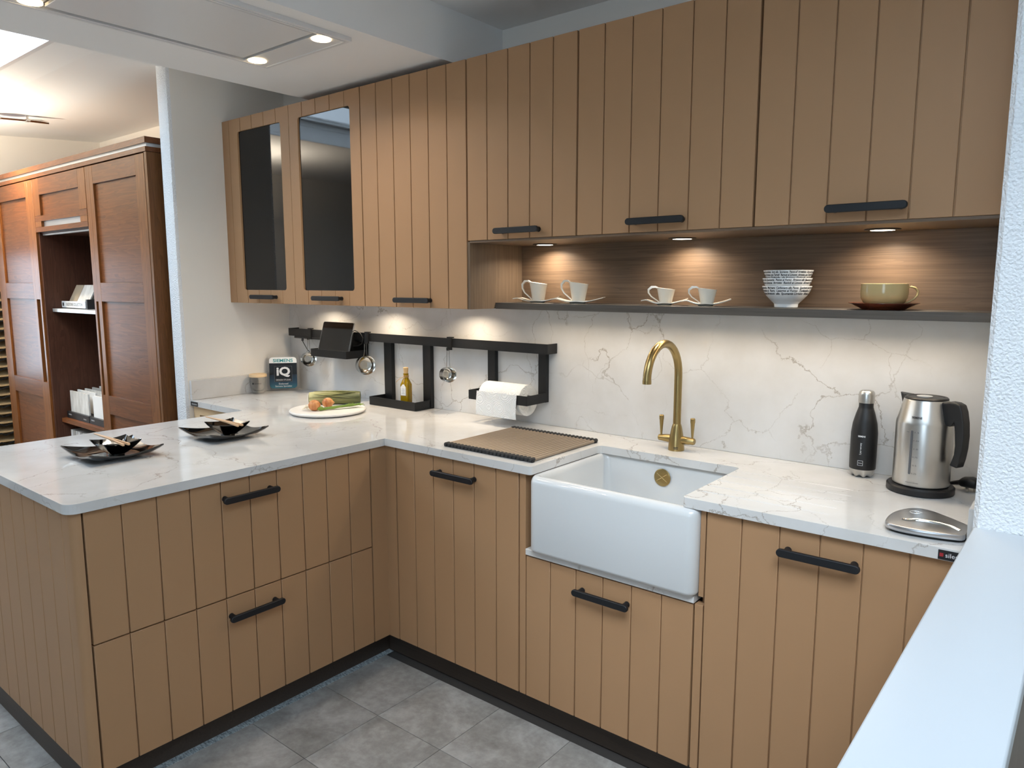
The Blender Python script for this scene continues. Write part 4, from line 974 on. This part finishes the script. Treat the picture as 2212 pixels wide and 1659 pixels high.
# ------------------------------------------------------------------ next room: walnut cupboards and sample displays
def walnut():
    Y = -.68; X1, X2, X3, X4 = -2.30, -3.036, -3.822, -4.60; ZD = 2.132
    def shaker(cab, name, x0, x1, z0, z1, rails, stile=.098, slot=None):
        """frame door; rails: list of (z0, z1) of the horizontal rails, panels recessed between them"""
        d = bx(name, 'walnut_dark', cab, x0+.002, x1-.002, Y+.019, Y+.022, z0, z1)
        a, b = x0+stile, x1-stile
        if slot == 'left':
            bx('stile', 'walnut_v', d, x0+.002, x0+.026, Y, Y+.019, z0, z1, bevel=.001, seg=1); bx('stile', 'walnut_v', d, x0+.054, a, Y, Y+.019, z0, z1, bevel=.001, seg=1)
            bx('stile', 'walnut_v', d, x0+.026, x0+.054, Y, Y+.019, z0, .86); bx('stile', 'walnut_v', d, x0+.026, x0+.054, Y, Y+.019, 1.394, z1)
        else: bx('stile', 'walnut_v', d, x0+.002, a, Y, Y+.019, z0, z1, bevel=.001, seg=1)
        if slot == 'right':
            bx('stile', 'walnut_v', d, x1-.026, x1-.002, Y, Y+.019, z0, z1, bevel=.001, seg=1); bx('stile', 'walnut_v', d, b, x1-.086, Y, Y+.019, z0, z1, bevel=.001, seg=1)
            bx('stile', 'walnut_v', d, x1-.086, x1-.026, Y, Y+.019, z0, .86); bx('stile', 'walnut_v', d, x1-.086, x1-.026, Y, Y+.019, 1.394, z1)
        else: bx('stile', 'walnut_v', d, b, x1-.002, Y, Y+.019, z0, z1, bevel=.001, seg=1)
        for r in rails: bx('rail', 'walnut_h', d, a, b, Y+.0003, Y+.019, *r, bevel=.001, seg=1)
        for (p, q) in zip(rails, rails[1:]):
            bx('panel', 'walnut_h', d, a, b, Y+.012, Y+.019, p[1], q[0])
        return d
    tall = [(.11, .21), (.755, .862), (1.394, 1.498), (2.034, ZD)]
    t = thing('tall_cupboard', 'tall walnut cupboard beside the wall end', 'cupboard', ((X1+X2)/2, -.35, 0), group='walnut cupboards')
    bx('side', 'walnut_side', t, X1-.024, X1, Y+.001, .14, 0, ZD+.004); bx('side', 'walnut_side', t, X2, X2+.02, Y+.024, .14, 0, ZD+.004)
    bx('carcass', 'walnut_dark', t, X2+.02, X1-.024, Y+.026, .14, .1, ZD)
    shaker(t, 'door', X2+.002, X1-.026, .11, ZD, tall, slot='left')
    t = thing('open_cupboard', 'walnut cupboard with open middle holding stone samples', 'cupboard', ((X3+X2)/2, -.35, 0), group='walnut cupboards')
    bx('side', 'walnut_dark', t, X3, X3+.02, Y+.012, .14, .1, ZD); bx('side', 'walnut_dark', t, X2-.02, X2, Y+.024, .14, .1, ZD)
    bx('back', 'walnut_dark', t, X3+.02, X2-.02, .10, .14, .1, ZD); bx('top', 'walnut_dark', t, X3+.02, X2-.02, Y+.024, .10, 1.80, 1.82)
    bx('light_rail', 'silver_trim', t, X3+.02, X2-.02, Y+.03, Y+.05, 1.792, 1.8)
    d = bx('door', 'walnut_dark', t, X3+.002, X2-.002, Y+.019, Y+.022, 1.81, ZD)
    a, b = X3+.10, X2-.10
    for q in ((X3+.002, a), (b, X2-.002)): bx('stile', 'walnut_v', d, q[0], q[1], Y, Y+.019, 1.909, ZD, bevel=.001, seg=1)
    bx('rail', 'walnut_h', d, a, b, Y, Y+.019, 2.033, ZD); bx('panel', 'walnut_h', d, a, b, Y+.012, Y+.019, 1.909, 2.033)
    bx('rail', 'walnut_h', d, X3+.002, X2-.002, Y, Y+.019, 1.875, 1.908); bx('rail', 'walnut_h', d, X3+.002, X2-.002, Y, Y+.019, 1.811, 1.8395)
    bx('block', 'walnut_v', d, X3+.002, a, Y, Y+.019, 1.8405, 1.874); bx('block', 'walnut_v', d, b, X2-.002, Y, Y+.019, 1.8405, 1.874)
    bx('handle_insert', 'silver_trim', d, a+.004, b-.001, Y+.014, Y+.018, 1.8405, 1.874)
    bx('shelf', 'silver_trim', t, X3+.021, X2-.021, Y+.05, .10, 1.316, 1.336, label='thin shelf with pale front edge')
    bx('shelf', 'walnut_h', t, X3+.021, X2-.021, Y+.05, .10, .602, .628); bx('shelf', 'walnut_dark', t, X3+.021, X2-.021, Y+.05, .10, .39, .41)
    t = thing('tall_cupboard', 'tall walnut cupboard beside the sample rack', 'cupboard', ((X3+X4)/2, -.35, 0), group='walnut cupboards')
    bx('carcass', 'walnut_dark', t, X4, X3, Y+.026, .14, .1, ZD)
    shaker(t, 'door', X4+.02, X3-.002, .11, ZD, tall, .125, slot='right')
    t = thing('cornice', 'walnut cornice with silver inlay along the cupboard tops', 'cornice', ((X1+X4)/2, Y, ZD))
    bx('lower_moulding', 'walnut_h', t, X4, X1+.002, Y-.003, .14, 2.138, 2.161); bx('inlay', 'silver_trim', t, X4, X1-.008, Y+.008, .14, 2.161, 2.179); bx('upper_moulding', 'walnut_h', t, X4, X1+.003, Y-.004, .14, 2.179, 2.208)
    # sample box on the upper shelf
    zs = 1.3365
    t = thing('sample_box', 'flat sample box with white printed front on the upper shelf', 'sample box', (-3.6, -.4, zs))
    bx('tray', 'rack_dark', t, -3.80, -3.42, -.57, -.15, zs, zs+.022); bx('front', 'card_white', t, -3.80, -3.44, -.575, -.57, zs+.006, zs+.047)
    bx('wedge', 'rack_dark', t, -3.44, -3.42, -.57, -.15, zs+.022, zs+.06)
    text('lettering', 'SILESTONE COLLECTION', .026, lambda a, z: (-3.60+a, -.5762, zs+.0265+z), 'ink', t, width=.25)
    bx('logo', 'ink', t, -3.785, -3.765, -.5763, -.5752, zs+.016, zs+.037)
    for k in range(6):
        y = -.55+.06*k; m = ['sample_greige', 'sample_marble', 'sample_white', 'sample_grey', 'sample_marble', 'sample_white']
        for j, (xa, xb) in enumerate(((-3.775, -3.655), (-3.65, -3.47))):
            o = thing('stone_sample', ['greige stone sample leaning in the upper box', 'white stone sample leaning in the upper box'][j] if k == 0 else 'stone sample leaning behind the front ones in the upper box', 'sample', ((xa+xb)/2, y, zs+.03), group='stone samples on the upper shelf')
            zb = zs+.023; MB().add([(xa, y, zb), (xb, y, zb), (xb, y+.008, zb), (xa, y+.008, zb), (xa+.03, y+.05, zb+.125), (xb+.03, y+.05, zb+.125), (xb+.03, y+.058, zb+.125), (xa+.03, y+.058, zb+.125)], [(0,3,2,1),(4,5,6,7),(0,1,5,4),(1,2,6,5),(2,3,7,6),(3,0,4,7)]).build('slab', ['sample_greige', 'sample_marble'][j] if k == 0 else m[(k+j) % 6], o)
    zs = .6285
    for q, (xa, xb) in enumerate(((-3.79, -3.45), (-3.44, -3.09))):
        t = thing('sample_tray', ['black sample tray on the middle shelf, left', 'black sample tray on the middle shelf, partly behind the door'][q], 'tray', ((xa+xb)/2, -.4, zs))
        bx('body', 'rack_dark', t, xa, xb, -.60, -.15, zs, zs+.042)
        text('lettering', 'silestone', .016, lambda a, z: (xa+.05+a, -.6012, zs+.026+z), 'white_print', t, width=.045); text('lettering', 'silestone', .014, lambda a, z: (xb-.06+a, -.6012, zs+.018+z), 'white_print', t, width=.04)
        for k in range(9):
            y = -.585+.045*k; m = ['sample_marble', 'sample_white', 'sample_marble', 'sample_grey'][(k+q) % 4]
            for j in (0, 1):
                xs = (xa+.03, (xa+xb)/2-.002) if j == 0 else ((xa+xb)/2+.002, xb-.03)
                o = thing('stone_sample', ['pale veined sample at the front left of the first tray', 'pale veined sample at the front right of the first tray', 'white sample at the front of the tray by the door', 'front sample of the second tray, hidden side by the door'][2*q+j] if k == 0 else ['pale stone sample standing behind the front ones in the first tray', 'pale stone sample standing behind the front ones in the tray by the door'][q], 'sample', (xs[0], y, zs+.04), group='stone samples on the middle shelf')
                bx('slab', m, o, xs[0], xs[1], y, y+.01, zs+.0425, zs+.178+.002*k)
    for k in range(10):
        x = -3.795+.037*k
        o = thing('stone_sample', 'pale stone sample filed upright on the low shelf', 'sample', (x, -.5, .41), group='stone samples on the low shelf')
        bx('slab', ['sample_white', 'sample_grey', 'sample_marble'][k % 3], o, x, x+.03, -.585, -.2, .4105, .545)
    # wavy sample rack on the far left
    t = thing('sample_rack', 'rack of beige sample strips with black wavy edges, far left', 'rack', (-4.74, -.6, 0))
    bx('back', 'rack_dark', t, -4.88, -4.875, -.82, -.16, 0, 1.75)
    def strip():
        vs = []; n = 24
        mb = MB(); pts = []
        for i in range(n+1): pts.append((-.33+.66*i/n, .010*math.sin(i*2*math.pi/3)-.004))
        return pts
    slat = hold = None
    for k in range(20):
        z = .28+.068*k
        if not slat:
            slat = MB().add([(0, -.33, .05), (0, .33, .05), (.13, .33, 0), (.13, -.33, 0), (0, -.33, .054), (0, .33, .054), (.13, .33, .006), (.13, -.33, .006)], [(0,3,2,1),(4,5,6,7),(0,1,5,4),(1,2,6,5),(2,3,7,6),(3,0,4,7)]).build('slat', 'rack_slat', t, world=False)
            pts = strip(); hold = MB().prism([(p[0], p[1]-.001) for p in pts]+[(p[0], p[1]-.010) for p in pts[::-1]], .128, .136, 'yz').build('wavy_edge', 'rack_dark', t, world=False)
            slat.location = hold.location = (-.134, .11, z)
        else:
            for s_ in (slat, hold):
                o = s_.copy(); COL.objects.link(o); o.parent = t; o.location = (-.134, .11, z)
    # ceiling light track
    t = thing('light_track', 'slim chrome wire light track on the ceiling beyond', 'light', (-3.95, -.7, 2.53))
    zc = lambda y: 2.525+.0673*(y+.925)-.03
    for dx in (-.012, .012):
        MB().tube([(-3.98+dx, -1.6, zc(-.925)), (-3.98+dx, -.925, zc(-.925)), (-3.98+dx, -.55, zc(-.55))], .004, 8).build('wire', 'steel', t)
    for y in (-.62, -.78):
        MB().tube([(-3.98, y, zc(y)+.032), (-3.98, y, zc(y)-.004)], .006, 10).build('mount', 'steel', t); bx('clamp', 'steel', t, -4.0, -3.96, y-.012, y+.012, zc(y)-.008, zc(y)+.008, bevel=.003)
    MB().tube([(-3.98, -.62, zc(-.62)), (-3.98, -.54, zc(-.54)), (-3.975, -.50, zc(-.5)-.006)], [.008, .011, .006], 10).build('end_piece', 'steel', t)
    s = thing('spotlight', 'chrome spotlight head hanging from the light track', 'light', (-4.1, -.92, 2.40))
    MB().tube([(-3.98, -.90, zc(-.90)), (-3.98, -.90, 2.44)], .003, 8).build('rod', 'steel', s)
    MB().lathe([(.012, .05), (.02, .035), (.045, .01), (.05, .0), (.046, -.004), (.02, .0)], (-3.98, -.90, 2.40), 24).build('shade', 'steel', s)
    MB().lathe([(.03, -.001), (.02, -.006)], (-3.98, -.90, 2.40), 20).build('lens', 'lamp_warm', s)
    area_light(s, 'spot_light', (-3.98, -.90, 2.385), .06, 14, WARM, math.radians(150))
walnut()

def uplighter():  # lamp added out of view to throw warm light on the next room's ceiling
    x, y = -3.9, -1.55
    t = thing('added_floor_lamp', 'slim steel floor uplighter added out of view to brighten the next room', 'lamp', (x, y, 0))
    MB().lathe([(.13, 0), (.13, .012), (.03, .022), (.012, .03)], (x, y, 0), 32).build('base', 'steel', t)
    MB().lathe([(.011, .022), (.011, 1.89)], (x, y, 0), 14).build('pole', 'steel', t)
    MB().lathe([(.02, 1.88), (.08, 1.90), (.13, 1.95), (.14, 1.965), (.135, 1.965), (.12, 1.95), (.07, 1.915), (.02, 1.91)], (x, y, 0), 36).build('shade', 'white_metal', t)
    MB().lathe([(.02, 1.912), (.035, 1.93), (.02, 1.95)], (x, y, 0), 20).build('bulb', 'lamp_warm', t)
    area_light(t, 'bulb_light', (x, y, 1.975), .15, 75, (1, .86, .68), math.radians(170), (math.pi, 0, 0))
uplighter()
